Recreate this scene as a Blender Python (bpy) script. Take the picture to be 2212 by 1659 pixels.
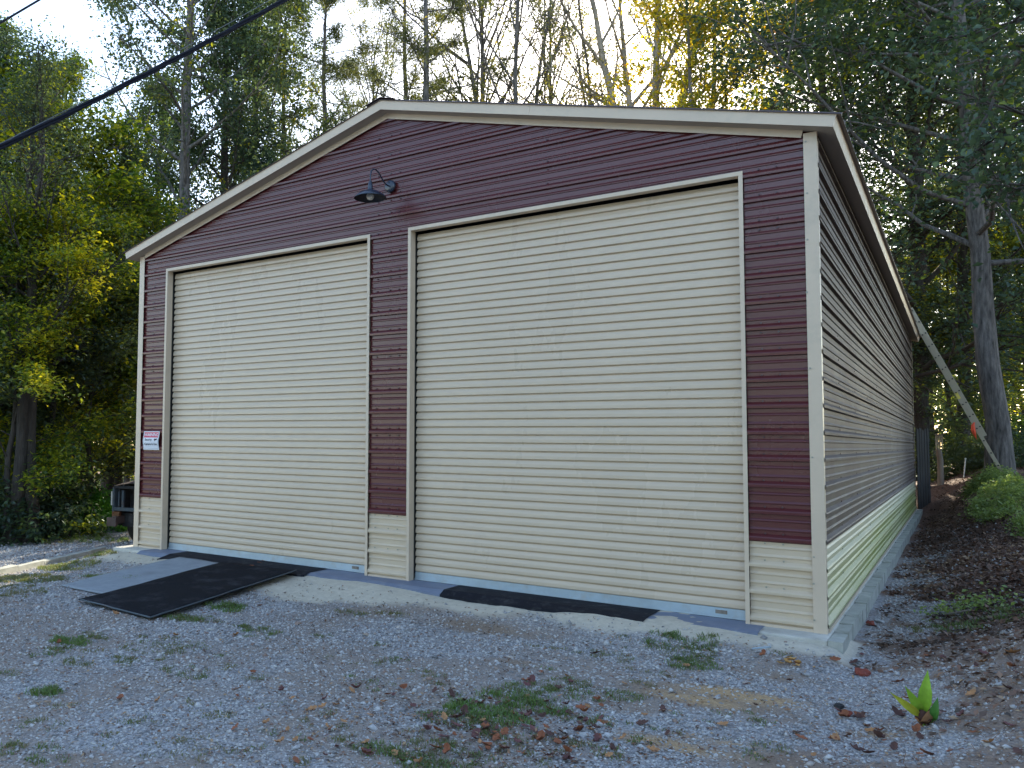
import bpy, math, random
import numpy as np
from mathutils import Matrix, Vector
rad = math.radians
for o in list(bpy.data.objects): bpy.data.objects.remove(o)
scene = bpy.context.scene
COL = scene.collection

# ------------------------------------------------------------------ camera
CAM = np.array([9.7129, -7.9119, 1.5466])
RT = np.array([0.80751513, 0.58976609, 0.0097608]); UP = np.array([0.02534275, -0.05122286, 0.99836565])
FW = np.array([-0.58930217, 0.805948, 0.05630953])
FPX, PPX, PPY = 1790.93, 764.2, 852.34
cd = bpy.data.cameras.new('camera'); cam = bpy.data.objects.new('camera', cd); COL.objects.link(cam)
cam.matrix_world = Matrix(((RT[0], UP[0], -FW[0], CAM[0]), (RT[1], UP[1], -FW[1], CAM[1]), (RT[2], UP[2], -FW[2], CAM[2]), (0, 0, 0, 1)))
cd.sensor_width = 36; cd.lens = FPX/2212*36; cd.shift_x = 0.5-PPX/2212; cd.shift_y = (PPY-829.5)/2212
cd.clip_start = 0.05; cd.clip_end = 1500
scene.camera = cam
# ------------------------------------------------------------------ sky, sun, exposure
SUN_EL, SUN_AZ = rad(21.8), rad(-16.5)
w = bpy.data.worlds.new("World"); scene.world = w; w.use_nodes = True
nt = w.node_tree; bg = nt.nodes['Background']
sky = nt.nodes.new('ShaderNodeTexSky'); sky.sky_type = 'NISHITA'; sky.sun_disc = False
sky.sun_elevation = SUN_EL; sky.sun_rotation = SUN_AZ; sky.dust_density = 0.5; sky.air_density = 0.9; sky.ozone_density = 0.0
nt.links.new(sky.outputs[0], bg.inputs[0]); bg.inputs[1].default_value = 0.15
sd = bpy.data.lights.new('sun', 'SUN'); sd.energy = 4.2; sd.angle = rad(0.5); sd.color = (1.0, 0.90, 0.70)
so = bpy.data.objects.new('sun', sd); COL.objects.link(so)
sdir = Vector((math.cos(SUN_EL)*math.sin(SUN_AZ), math.cos(SUN_EL)*math.cos(SUN_AZ), math.sin(SUN_EL)))
so.rotation_euler = sdir.to_track_quat('Z', 'Y').to_euler(); so.location = (0, 30, 20)
vs = scene.view_settings
scene.display_settings.display_device = 'sRGB'
vs.view_transform = 'Standard'; vs.look = 'None'; vs.gamma = 1; vs.use_curve_mapping = False
vs.exposure = 1.90

# ------------------------------------------------------------------ placing helpers (photo ray meets a real plane)
def ray(px, py): return FW + RT*(px-PPX)/FPX - UP*(py-PPY)/FPX
def atd(px, py, dep): return CAM + ray(px, py)*dep
def at_y(px, py, y):
    v = ray(px, py); return CAM + v*(y-CAM[1])/v[1]
def sm(a, b, x):
    t = np.clip((np.asarray(x, float)-a)/(b-a), 0, 1); return t*t*(3-2*t)
# value noise
_r = np.random.RandomState(5).rand(256, 256)
def vn(x, y, s=1.0):
    x = np.asarray(x, float)/s+40; y = np.asarray(y, float)/s+40
    i = np.floor(x).astype(int); j = np.floor(y).astype(int); u = x-i; v = y-j
    u = u*u*(3-2*u); v = v*v*(3-2*v)
    a = _r[i % 256, j % 256]; b = _r[(i+1) % 256, j % 256]; c = _r[i % 256, (j+1) % 256]; d = _r[(i+1) % 256, (j+1) % 256]
    return (a*(1-u)+b*u)*(1-v)+(c*(1-u)+d*u)*v
W, L = 8.7876, 17.094
def gh(x, y):
    x = np.asarray(x, float); y = np.asarray(y, float)
    h = -0.145+0*x
    h = h - 0.17*(1-sm(-1.6, 1.2, x))
    h = h - np.clip(-5.2-x, 0, 60)*0.10*(1-sm(20, 50, -x)*0.3)
    A = np.interp(y, [-6, -1, 3, 8, 12, 17, 22, 60], [0.0, 0.22, 0.34, 0.52, 0.78, 1.05, 1.25, 2.2])
    h = h + A*sm(8.98, 10.5, x) + 0.035*np.clip(x-10.5, 0, 60)
    h = h + np.interp(y, [16.8, 18.5, 30], [0, 0.65, 1.0])*sm(7.5, 9.0, x)*(1-sm(8.98, 10.5, x))
    h = h + 0.62*np.exp(-((x-11.1)/1.0)**2-((y+1.0)/2.1)**2)
    # concrete and sand spilled in a wedge against the slab front
    f = sm(-1.15, -0.28, y)*(1-sm(8.85, 9.0, x))*sm(-.9, 0.0, x)*(1-sm(0.2, 0.6, y))
    tgt = -0.035-0.06*(vn(x, y, 0.9)-0.4)
    h = h*(1-f)+np.maximum(h, tgt)*f
    m2 = sm(.9, 1.45, x)*(1-sm(3.45, 3.95, x))*(1-sm(-.34, -.25, y))
    h = h+m2*(np.maximum(h, -.035-.135*np.clip(-y-.36, 0, 2.3)/2.3)-h)
    return h
def ghn(x, y):
    n = (vn(x, y, 0.7)-.5)*0.03+(vn(x, y, 0.21)-.5)*0.014+(vn(x, y, 0.09)-.5)*0.010
    far = sm(9.0, 9.6, x)
    return gh(x, y)+n*(1+1.6*far)
def on_ground(px, py, it=40):
    v = ray(px, py); lo, hi = 1.0, 200.0
    t = lo
    while t < hi:
        P = CAM+v*t
        if P[2] < gh(P[0], P[1]): break
        t += 0.05
    return CAM+v*t

# ------------------------------------------------------------------ mesh helpers
class MB:
    def __init__(s): s.v = []; s.f = []; s.m = []
    def add(s, vs_, fs, mi=0):
        b = len(s.v); s.v += [tuple(map(float, p)) for p in vs_]; s.f += [tuple(b+i for i in f) for f in fs]; s.m += [mi]*len(fs)
    def hexa(s, p, mi=0):   # p: 4 bottom (ccw), 4 top
        s.add(p, [(3, 2, 1, 0), (4, 5, 6, 7), (0, 1, 5, 4), (1, 2, 6, 5), (2, 3, 7, 6), (3, 0, 4, 7)], mi)
    def box(s, x0, x1, y0, y1, z0, z1, mi=0):
        s.hexa([(x0, y0, z0), (x1, y0, z0), (x1, y1, z0), (x0, y1, z0), (x0, y0, z1), (x1, y0, z1), (x1, y1, z1), (x0, y1, z1)], mi)
    def quad(s, a, b, c, d, mi=0): s.add([a, b, c, d], [(0, 1, 2, 3)], mi)
    def tube(s, pts, r, n=8, mi=0, cap=True):
        pts = [Vector(p) for p in pts]
        if not hasattr(r, '__len__'): r = [r]*len(pts)
        vs_ = []; u = None
        for i, p in enumerate(pts):
            t = (pts[min(i+1, len(pts)-1)]-pts[max(i-1, 0)]).normalized()
            if u is None: u = t.orthogonal().normalized()
            u = (u-t*u.dot(t)).normalized(); w_ = t.cross(u)
            for k in range(n):
                a = 2*math.pi*k/n; vs_.append(p+u*(math.cos(a)*r[i])+w_*(math.sin(a)*r[i]))
        fs = [(i*n+k, i*n+(k+1) % n, (i+1)*n+(k+1) % n, (i+1)*n+k) for i in range(len(pts)-1) for k in range(n)]
        if cap: fs += [tuple(range(n-1, -1, -1)), tuple((len(pts)-1)*n+k for k in range(n))]
        s.add(vs_, fs, mi)
    def lathe(s, prof, org, n=24, mi=0, axis='z'):
        vs_ = []
        for r, h in prof:
            for k in range(n):
                a = 2*math.pi*k/n
                if axis == 'z': vs_.append((org[0]+r*math.cos(a), org[1]+r*math.sin(a), org[2]+h))
                elif axis == 'y': vs_.append((org[0]+r*math.cos(a), org[1]-h, org[2]+r*math.sin(a)))
                else: vs_.append((org[0]+h, org[1]+r*math.cos(a), org[2]+r*math.sin(a)))
        fs = [(i*n+k, i*n+(k+1) % n, (i+1)*n+(k+1) % n, (i+1)*n+k) for i in range(len(prof)-1) for k in range(n)]
        s.add(vs_, fs, mi)
    def mesh(s, name, mats, smooth=False):
        me = bpy.data.meshes.new(name); me.from_pydata(s.v, [], s.f)
        for m in (mats if isinstance(mats, (list, tuple)) else [mats]): me.materials.append(m)
        me.polygons.foreach_set('material_index', s.m)
        if smooth: me.polygons.foreach_set('use_smooth', [True]*len(s.f))
        me.update(); return me
    def build(s, name, mats, parent=None, smooth=False, loc=None):
        o = bpy.data.objects.new(name, s.mesh(name, mats, smooth)); COL.objects.link(o)
        if parent: o.parent = parent
        if loc is not None: o.location = loc
        return o
def npmesh(name, V, F, mats, smooth=False, col=None, colname='tint'):
    """V (n,3); F (m,k) all the same k; col: per-vertex float"""
    me = bpy.data.meshes.new(name); k = F.shape[1]
    me.vertices.add(len(V)); me.vertices.foreach_set('co', np.ascontiguousarray(V, dtype=np.float32).ravel())
    me.loops.add(F.size); me.loops.foreach_set('vertex_index', F.astype(np.int32).ravel())
    me.polygons.add(len(F)); me.polygons.foreach_set('loop_start', np.arange(0, F.size, k, dtype=np.int32))
    me.polygons.foreach_set('loop_total', np.full(len(F), k, dtype=np.int32))
    if smooth: me.polygons.foreach_set('use_smooth', np.ones(len(F), dtype=bool))
    me.materials.append(mats)
    if col is not None:
        for nm, c in (col.items() if isinstance(col, dict) else [(colname, col)]):
            a = me.attributes.new(nm, 'FLOAT', 'POINT'); a.data.foreach_set('value', np.ascontiguousarray(c, dtype=np.float32))
    me.update(calc_edges=True); me.validate(); return me
def link(name, me, parent=None, loc=(0, 0, 0), rotz=0, scale=1):
    o = bpy.data.objects.new(name, me); COL.objects.link(o); o.location = loc; o.rotation_euler = (0, 0, rotz); o.scale = (scale,)*3
    if parent: o.parent = parent
    return o
def tag(o, label=None, cat=None, group=None, kind=None):
    if label: o['label'] = label
    if cat: o['category'] = cat
    if group: o['group'] = group
    if kind: o['kind'] = kind
    return o
def empty(name, loc=(0, 0, 0), rotz=0):
    o = bpy.data.objects.new(name, None); COL.objects.link(o); o.location = loc; o.rotation_euler = (0, 0, rotz); o.empty_display_size = 0.2
    return o
def shift_children(root):   # parts were written in world coordinates: keep them there under a moved Empty
    inv = Matrix.Translation(-Vector(root.location))
    for c in root.children: c.matrix_parent_inverse = inv

# ------------------------------------------------------------------ materials
def nodes(name):
    m = bpy.data.materials.new(name); m.use_nodes = True; t = m.node_tree; return m, t, t.nodes['Principled BSDF'], t.nodes, t.links
def ramp(N, stops):
    r = N.new('ShaderNodeValToRGB'); e = r.color_ramp.elements
    while len(e) < len(stops): e.new(0.5)
    for i, (p, c) in enumerate(stops): e[i].position = p; e[i].color = (*c, 1) if len(c) == 3 else c
    return r
def noise(N, Lk, scale, detail=4, rough=.6, vec=None, sc3=None):
    n = N.new('ShaderNodeTexNoise'); n.inputs['Scale'].default_value = scale; n.inputs['Detail'].default_value = detail; n.inputs['Roughness'].default_value = rough
    if vec is not None:
        if sc3:
            mp = N.new('ShaderNodeMapping'); mp.inputs['Scale'].default_value = sc3; Lk.new(vec, mp.inputs[0]); vec = mp.outputs[0]
        Lk.new(vec, n.inputs['Vector'])
    return n
def mixc(N, Lk, fac, a, b, mode='MIX'):
    m = N.new('ShaderNodeMix'); m.data_type = 'RGBA'; m.blend_type = mode
    for s_, v in ((m.inputs[0], fac), (m.inputs[6], a), (m.inputs[7], b)):
        if isinstance(v, (int, float)): s_.default_value = v
        elif isinstance(v, tuple): s_.default_value = (*v, 1) if len(v) == 3 else v
        else: Lk.new(v, s_)
    return m.outputs[2]
def mathn(N, Lk, op, a, b=0.5, clamp=False):
    m = N.new('ShaderNodeMath'); m.operation = op; m.use_clamp = clamp
    for s_, v in ((m.inputs[0], a), (m.inputs[1], b)):
        if isinstance(v, (int, float)): s_.default_value = v
        else: Lk.new(v, s_)
    return m.outputs[0]
def mat(name, col, rough=.5, metal=0, var=.12, scale=3, bump=0, bscale=60, spec=.5, dirt=None, sc3=None, coat=0, world=False):
    m, t, P, N, Lk = nodes(name)
    tc = N.new('ShaderNodeTexCoord'); o = tc.outputs['Object']
    if world: o = N.new('ShaderNodeNewGeometry').outputs['Position']
    n = noise(N, Lk, scale, 5, .65, o, sc3)
    r = ramp(N, [(.3, tuple(c*(1-var) for c in col)), (.7, tuple(min(1, c*(1+var)) for c in col))])
    Lk.new(n.outputs[0], r.inputs[0]); c = r.outputs[0]
    if dirt:
        dn = noise(N, Lk, dirt[2], 6, .7, o); dr = ramp(N, [(.52, (0, 0, 0)), (.72, (dirt[1],)*3)]); Lk.new(dn.outputs[0], dr.inputs[0])
        c = mixc(N, Lk, dr.outputs[0], c, dirt[0])
    Lk.new(c, P.inputs['Base Color'])
    P.inputs['Metallic'].default_value = metal; P.inputs['Specular IOR Level'].default_value = spec
    rr = N.new('ShaderNodeMapRange'); rr.inputs[3].default_value = max(0, rough-.08); rr.inputs[4].default_value = min(1, rough+.1)
    Lk.new(n.outputs[0], rr.inputs[0]); Lk.new(rr.outputs[0], P.inputs['Roughness'])
    if coat: P.inputs['Coat Weight'].default_value = coat
    if bump:
        bn = noise(N, Lk, bscale, 4, .6, o, sc3); b = N.new('ShaderNodeBump'); b.inputs['Strength'].default_value = bump; b.inputs['Distance'].default_value = .05 if 'bark' in name else .01
        Lk.new(bn.outputs[0], b.inputs['Height']); Lk.new(b.outputs[0], P.inputs['Normal'])
    return m
M = {}
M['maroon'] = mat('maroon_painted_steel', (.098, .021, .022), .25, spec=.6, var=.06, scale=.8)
M['beige'] = mat('cream_painted_steel', (.61, .49, .35), .34, var=.04, scale=1.3, dirt=((.36, .33, .25), .3, 1.7))
M['door'] = mat('cream_door_steel', (.60, .485, .355), .28, var=.04, scale=.9, dirt=((.42, .35, .25), .10, .6), sc3=(1.0, 1.0, .45), world=True)
M['trim'] = mat('cream_trim_steel', (.63, .505, .375), .38, var=.04, scale=2, dirt=((.34, .32, .25), .3, 3))
M['soffit'] = mat('taupe_soffit_steel', (.40, .345, .28), .5, var=.05, scale=2)
M['roof'] = mat('dark_roof_steel', (.075, .05, .05), .35, var=.15, scale=2)
M['zinc'] = mat('galvanised_steel', (.42, .51, .57), .42, metal=.35, var=.08, scale=9, dirt=((.42, .36, .30), .4, 7))
M['screw'] = mat('painted_screw', (.05, .02, .025), .4)
M['screwb'] = mat('cream_screw', (.35, .33, .26), .4)
M['dark'] = mat('dark_interior', (.02, .02, .02), .8)
# algae on the foot of the side wall
def algae_mat():
    m, t, P, N, Lk = nodes('cream_steel_with_algae')
    tc = N.new('ShaderNodeTexCoord'); o = tc.outputs['Object']; sx = N.new('ShaderNodeSeparateXYZ'); Lk.new(o, sx.inputs[0])
    n1 = noise(N, Lk, 1.2, 6, .7, o, (1, .35, 2.5)); n2 = noise(N, Lk, 14, 5, .7, o)
    zr = N.new('ShaderNodeMapRange'); zr.inputs[1].default_value = .70; zr.inputs[2].default_value = .38; Lk.new(sx.outputs[2], zr.inputs[0])
    yr = N.new('ShaderNodeMapRange'); yr.inputs[1].default_value = -2; yr.inputs[2].default_value = 9; Lk.new(sx.outputs[1], yr.inputs[0])
    a = mathn(N, Lk, 'MULTIPLY', zr.outputs[0], mathn(N, Lk, 'ADD', yr.outputs[0], .35, True))
    b = mathn(N, Lk, 'MULTIPLY', a, mathn(N, Lk, 'ADD', n1.outputs[0], .45))
    b = mathn(N, Lk, 'MULTIPLY', b, mathn(N, Lk, 'ADD', n2.outputs[0], .5), True)
    c = mixc(N, Lk, b, (.56, .50, .36), (.27, .29, .05))
    Lk.new(c, P.inputs['Base Color']); P.inputs['Roughness'].default_value = .5
    return m
M['algae'] = algae_mat()
M['side'] = mat('maroon_side_reflection_tone', (.050, .029, .025), .56, spec=.28, var=.10, scale=1.2, dirt=((.12, .11, .10), .5, 1.6))  # darker, browner copy of the maroon: taupe tree reflections put into the colour
M['concrete'] = mat('pale_concrete', (.55, .53, .47), .85, var=.14, scale=3, bump=.5, bscale=70, dirt=((.30, .27, .21), .5, 2.5))
M['block'] = mat('block_concrete', (.42, .42, .37), .9, world=True, var=.18, scale=5, bump=.5, bscale=60, dirt=((.16, .17, .10), .6, 3))
M['bluepaint'] = mat('blue_grey_slab_paint', (.17, .20, .27), .6, var=.12, scale=6, bump=.2, bscale=50, dirt=((.32, .31, .28), .35, 6))
M['blackpaint'] = mat('black_slab_coating', (.014, .015, .021), .75, spec=.15, var=.2, scale=6, bump=.3, bscale=60, dirt=((.10, .10, .10), .5, 8))
M['mat_black'] = mat('black_roofing_felt', (.010, .011, .015), .85, spec=.12, var=.3, scale=9, bump=.6, bscale=160, dirt=((.07, .07, .08), .6, 3))
M['mat_grey'] = mat('grey_mineral_felt', (.29, .32, .35), .9, var=.12, scale=12, bump=.8, bscale=220, dirt=((.13, .13, .13), .5, 3))
M['lamp'] = mat('blue_black_enamel', (.018, .028, .05), .30, var=.15, scale=20, coat=.3)
M['lampin'] = mat('lamp_inner', (.01, .012, .018), .5)
M['bulb'] = mat('frosted_glass_bulb', (.72, .70, .62), .35, var=.02)
M['bark'] = mat('bark', (.125, .112, .104), .95, var=.75, scale=13, bump=1.0, bscale=16, sc3=(1, 1, .18))
M['barkpale'] = mat('pale_bark', (.30, .26, .21), .9, var=.35, scale=5, bump=.8, bscale=14, sc3=(1, 1, .2))
M['barkdark'] = mat('dark_bark', (.055, .046, .038), .95, var=.45, scale=8, bump=1, bscale=16, sc3=(1, 1, .2))
M['alu'] = mat('ladder_fibreglass', (.40, .34, .24), .5, var=.08, scale=3)
M['rung'] = mat('ladder_rung', (.035, .032, .03), .6)
M['orange'] = mat('orange_rope', (.85, .10, .04), .7)
M['yellow'] = mat('yellow_sticker', (.75, .60, .10), .5)
M['rubber'] = mat('black_rubber', (.012, .012, .013), .7)
M['fencew'] = mat('weathered_dark_wood', (.05, .048, .045), .9, var=.4, scale=8, sc3=(1, 1, .15), bump=.4, bscale=30)
M['post'] = mat('grey_post_wood', (.20, .17, .14), .9, var=.4, scale=9, sc3=(1, 1, .15), bump=.4, bscale=30)
M['rust'] = mat('rusty_brown_paint', (.10, .066, .056), .7, var=.35, scale=5, dirt=((.13, .085, .065), .6, 4), bump=.3)
M['truckblue'] = mat('faded_blue_grey_paint', (.055, .075, .09), .6, var=.25, scale=6, dirt=((.10, .06, .045), .7, 7))
M['truckdark'] = mat('greasy_black_steel', (.02, .019, .02), .7, var=.5, scale=12, bump=.4)
M['chrome'] = mat('worn_chrome', (.42, .46, .46), .35, metal=.4, var=.15)
M['lens'] = mat('amber_lens', (.13, .05, .02), .3)
M['cable'] = mat('black_cable', (.007, .008, .016), .6, spec=.2)
M['steelcable'] = mat('grey_wire', (.12, .13, .14), .5)
M['brickred'] = mat('broken_red_brick', (.22, .05, .03), .9, var=.3, scale=30, bump=.3)
M['rock'] = mat('pale_rock', (.42, .41, .40), .85, var=.2, scale=14, bump=.4)
def plain(name, c, r=.6):
    m, t, P, N, Lk = nodes(name); P.inputs['Base Color'].default_value = (*c, 1); P.inputs['Roughness'].default_value = r; return m
M['white'] = plain('sign_white', (.72, .74, .78), .4); M['red'] = plain('sign_red', (.62, .03, .07), .4); M['ink'] = plain('sign_ink', (.03, .03, .04), .5)

def leaf_mat(name, stops, trans=.5, tboost=(1.8, 1.8, .85)):
    """stops: ramp over the per-leaf 'tint' attribute; thin leaves reflect and pass light through"""
    m = bpy.data.materials.new(name); m.use_nodes = True; t = m.node_tree; N = t.nodes; Lk = t.links
    for n in list(N): N.remove(n)
    out = N.new('ShaderNodeOutputMaterial'); at = N.new('ShaderNodeAttribute'); at.attribute_name = 'tint'
    r = ramp(N, stops); Lk.new(at.outputs['Fac'], r.inputs[0])
    d = N.new('ShaderNodeBsdfDiffuse'); tr = N.new('ShaderNodeBsdfTranslucent'); g = N.new('ShaderNodeBsdfGlossy'); g.inputs['Roughness'].default_value = .45
    g.inputs['Color'].default_value = (.5, .55, .5, 1)
    tc = mixc(N, Lk, 1.0, r.outputs[0], tboost, 'MULTIPLY')
    Lk.new(r.outputs[0], d.inputs['Color']); Lk.new(tc, tr.inputs['Color'])
    m1 = N.new('ShaderNodeMixShader'); m1.inputs[0].default_value = trans; Lk.new(d.outputs[0], m1.inputs[1]); Lk.new(tr.outputs[0], m1.inputs[2])
    m2 = N.new('ShaderNodeMixShader'); m2.inputs[0].default_value = .08; Lk.new(m1.outputs[0], m2.inputs[1]); Lk.new(g.outputs[0], m2.inputs[2])
    Lk.new(m2.outputs[0], out.inputs[0]); return m
GRN = [(0, (.060, .085, .064)), (.45, (.078, .108, .060)), (.75, (.115, .145, .045)), (.93, (.20, .22, .02)), (1, (.36, .30, .02))]
DGR = [(0, (.042, .072, .056)), (.6, (.060, .096, .064)), (.9, (.085, .135, .04)), (1, (.22, .24, .02))]
YGR = [(0, (.04, .085, .025)), (.4, (.09, .14, .02)), (.8, (.26, .29, .02)), (1, (.46, .40, .02))]  # yellow end carries the sun glow in the leaves as colour
GLD = [(0, (.16, .18, .03)), (.4, (.40, .33, .03)), (.8, (.58, .40, .03)), (1, (.50, .22, .02))]
OLV = [(0, (.075, .095, .05)), (.6, (.13, .135, .06)), (1, (.28, .22, .05))]
LM = {'green': leaf_mat('green_leaves', GRN, .42), 'dark': leaf_mat('dark_green_leaves', DGR, .32), 'yellow': leaf_mat('yellow_green_leaves', YGR, .55),
      'gold': leaf_mat('golden_leaves', GLD, .55), 'olive': leaf_mat('olive_leaves', OLV, .5)}

# ------------------------------------------------------------------ ground
def axis(a, b, step, lo, hi, g=1.13):
    c = list(np.arange(a, b, step)); s_ = step
    while c[-1] < hi: s_ *= g; c.append(c[-1]+s_)
    s_ = step; f = [c[0]]
    while f[-1] > lo: s_ *= g; f.append(f[-1]-s_)
    return np.array(f[:0:-1]+c)
xs = axis(-3, 11.6, .055, -420, 420); ys = axis(-6, 6, .055, -420, 420)
X, Y = np.meshgrid(xs, ys, indexing='ij'); Z = ghn(X, Y)
Z = np.where(np.hypot(X-5, Y) > 60, Z*0.6, Z)
V = np.stack([X, Y, Z], -1).reshape(-1, 3); nx, ny = len(xs), len(ys)
I = np.arange(nx*ny).reshape(nx, ny)
F = np.stack([I[:-1, :-1], I[1:, :-1], I[1:, 1:], I[:-1, 1:]], -1).reshape(-1, 4)
def tanmask(x, y):
    t = np.zeros(np.shape(x)); n = vn(x, y, .5)+.5*vn(x, y, .17)+.25*vn(x, y, .07)
    for px, py, rx, ry, k in TANP:
        t = np.maximum(t, k*np.exp(-(((x-px)/rx)**2+((y-py)/ry)**2))*(.35+n*.85))
    return np.clip((t-.18)*1.5, 0, 1)
TANP = [(*on_ground(px, py)[:2], rx, ry, k) for px, py, rx, ry, k in [(1600, 1508, .42, .17, 1), (1500, 1515, .3, .12, .8), (1440, 1612, .34, .13, .9), (1540, 1600, .3, .08, .6), (1905, 1585, .2, .12, .7), (1400, 1425, .4, .10, .4)]]
def zone(x, y):
    n = vn(x, y, .5)+.5*vn(x, y, .17)+.25*vn(x, y, .07)    # 0..1.75
    edge = np.interp(x, [-1.2, 0, 1.2, 2.6, 3.6, 4.4, 5.2, 6.3, 7.2, 8.0, 8.7, 9.0], [-.55, -.75, -.62, -.75, -1.22, -1.05, -.60, -.50, -.72, -.52, -.40, -.30])
    sand = sm(-.16, .10, y-edge+(n-.87)*.26)*(1-sm(.3, .6, y))*sm(-.75, -.35, x)*(1-sm(8.95, 9.05, x))
    lit = sm(-.25, .35, (x-9.35)+(y-1.5)*.05+(n-.87)*.9)*sm(-1.2, 1.6, y)
    lit = np.maximum(lit, .30*sm(-.2, .5, (x-9.25)+(n-.87)*1.6))
    lit = np.maximum(lit, sm(16, 18, y)); lit = np.maximum(lit, sm(-5.2, -7.2, x))
    dirt = np.zeros_like(n)
    for cx, cy, rx, ry, k in [(8.25, -2.0, .75, .30, 1), (8.6, -1.1, .5, .22, .7), (6.2, -1.0, .8, .25, .8), (7.4, -2.9, .6, .2, .7), (1.2, -3.1, 1.6, .35, .6), (8.9, -3.0, .4, .3, .9), (5.6, -2.2, .5, .25, .5), (6.9, -1.9, .35, .12, .7), (7.8, -3.4, .5, .2, .6), (4.6, -3.4, .9, .3, .45), (3.2, -3.9, .9, .4, .4), (7.3, -1.6, 1.1, .22, .55), (6.9, -3.2, .5, .5, .5), (2.0, -1.35, 1.4, .25, .5)]:
        d = ((x-cx)/rx)**2+((y-cy)/ry)**2; dirt = np.maximum(dirt, k*np.exp(-d)*(0.45+n*.75))
    dirt = np.maximum(dirt, .62*sm(.72, 1.05, vn(x+3, y+9, 1.5)+.45*vn(x, y, .5)))
    dirt = np.maximum(dirt, .8*sm(-.1, .5, (x-9.15)+(n-.87)*1.4)*(1-sm(1.0, 2.5, y)))
    dirt = np.maximum(dirt, .75*sm(.98, 1.35, vn(x, y, 1.3)+.6*vn(x, y, .4)-.0*x)*sm(3.0, 4.5, x)); dirt = np.clip(dirt*1.25-.15, 0, 1); dirt = np.maximum(dirt, tanmask(x, y))
    return sand, lit, dirt
sand, lit, dirt = zone(V[:, 0], V[:, 1])
def ground_mat():
    m, t, P, N, Lk = nodes('gravel_ground')
    tc = N.new('ShaderNodeTexCoord'); o = tc.outputs['Object']
    def at(n_):
        a = N.new('ShaderNodeAttribute'); a.attribute_name = n_; return a.outputs['Fac']
    vo = N.new('ShaderNodeTexVoronoi'); vo.inputs['Scale'].default_value = 55; Lk.new(o, vo.inputs['Vector'])
    vr = ramp(N, [(0, (.25, .25, .255)), (.4, (.40, .40, .41)), (.75, (.50, .49, .485)), (1, (.38, .31, .26))])
    sp = N.new('ShaderNodeSeparateColor'); Lk.new(vo.outputs['Color'], sp.inputs[0]); Lk.new(sp.outputs[0], vr.inputs[0])
    dk = ramp(N, [(0, (1, 1, 1)), (.55, (.85, .85, .85)), (.9, (.55, .53, .51))]); Lk.new(vo.outputs['Distance'], dk.inputs[0])
    mp = N.new('ShaderNodeMath'); mp.operation = 'MULTIPLY'
    c = mixc(N, Lk, 1.0, vr.outputs[0], dk.outputs[0], 'MULTIPLY')
    big = noise(N, Lk, 1.1, 6, .7, o); br = ramp(N, [(.50, (0, 0, 0)), (.72, (.55, .55, .55))]); Lk.new(big.outputs[0], br.inputs[0])
    c = mixc(N, Lk, br.outputs[0], c, (.24, .19, .16))
    fine = noise(N, Lk, 40, 5, .7, o)
    dr = ramp(N, [(.3, (.19, .145, .115)), (.7, (.36, .275, .20))]); Lk.new(fine.outputs[0], dr.inputs[0])
    c = mixc(N, Lk, at('dirt'), c, dr.outputs[0])
    tr_ = ramp(N, [(.3, (.34, .22, .115)), (.7, (.56, .39, .22))]); Lk.new(fine.outputs[0], tr_.inputs[0]); c = mixc(N, Lk, at('tan'), c, tr_.outputs[0])
    lr = ramp(N, [(.25, (.085, .052, .040)), (.5, (.17, .10, .072)), (.75, (.30, .185, .13))]); ln = noise(N, Lk, 26, 6, .75, o); Lk.new(ln.outputs[0], lr.inputs[0])
    c = mixc(N, Lk, at('litter'), c, lr.outputs[0])
    sr = ramp(N, [(.3, (.46, .41, .32)), (.6, (.62, .56, .45)), (.8, (.67, .64, .56))]); sn = noise(N, Lk, 16, 8, .8, o); Lk.new(sn.outputs[0], sr.inputs[0])
    c = mixc(N, Lk, at('sand'), c, sr.outputs[0])
    Lk.new(c, P.inputs['Base Color']); P.inputs['Roughness'].default_value = .92; P.inputs['Specular IOR Level'].default_value = .25
    h1 = mathn(N, Lk, 'MULTIPLY', vo.outputs['Distance'], mathn(N, Lk, 'SUBTRACT', at('sand'), 1.0))
    h = mathn(N, Lk, 'ADD', h1, mathn(N, Lk, 'MULTIPLY', fine.outputs[0], .5))
    b = N.new('ShaderNodeBump'); b.inputs['Strength'].default_value = .9; b.inputs['Distance'].default_value = .012; Lk.new(h, b.inputs['Height']); Lk.new(b.outputs[0], P.inputs['Normal'])
    return m
g = link('ground', npmesh('ground', V, F, ground_mat(), True, {'sand': sand, 'litter': lit, 'dirt': dirt, 'tan': tanmask(V[:, 0], V[:, 1])}))
tag(g, kind='structure')

# ------------------------------------------------------------------ slab, its block edge and the painted strips
slab = empty('concrete_slab', (0, 0, 0)); tag(slab, kind='structure')
mb = MB(); mb.box(-.16, W+.03, -.24, L+.1, -.6, -.004); s_ = mb.build('slab', M['concrete'], slab)
bv = s_.modifiers.new('b', 'BEVEL'); bv.width = .015; bv.segments = 2
rs = random.Random(3)
bm_ = []
for k in range(3):
    mb = MB(); j = lambda: rs.uniform(-.006, .006)
    mb.hexa([(-.05+j(), 0+j(), -.2), (.05+j(), 0+j(), -.2), (.05+j(), .39+j(), -.2), (-.05+j(), .39+j(), -.2),
             (-.05+j(), 0+j(), 0+j()), (.05+j(), 0+j(), 0+j()), (.05+j(), .39+j(), 0+j()), (-.05+j(), .39+j(), 0+j())])
    bm_.append(mb.mesh('block', M['block']))
for k in range(43):
    o = link('block', bm_[k % 3], slab, (W+.083+rs.uniform(-.005, .005), -.24+k*.405, -.006+rs.uniform(-.006, .003)))
    o.rotation_euler = (0, rs.uniform(-.008, .008), rs.uniform(-.006, .006))
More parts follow.
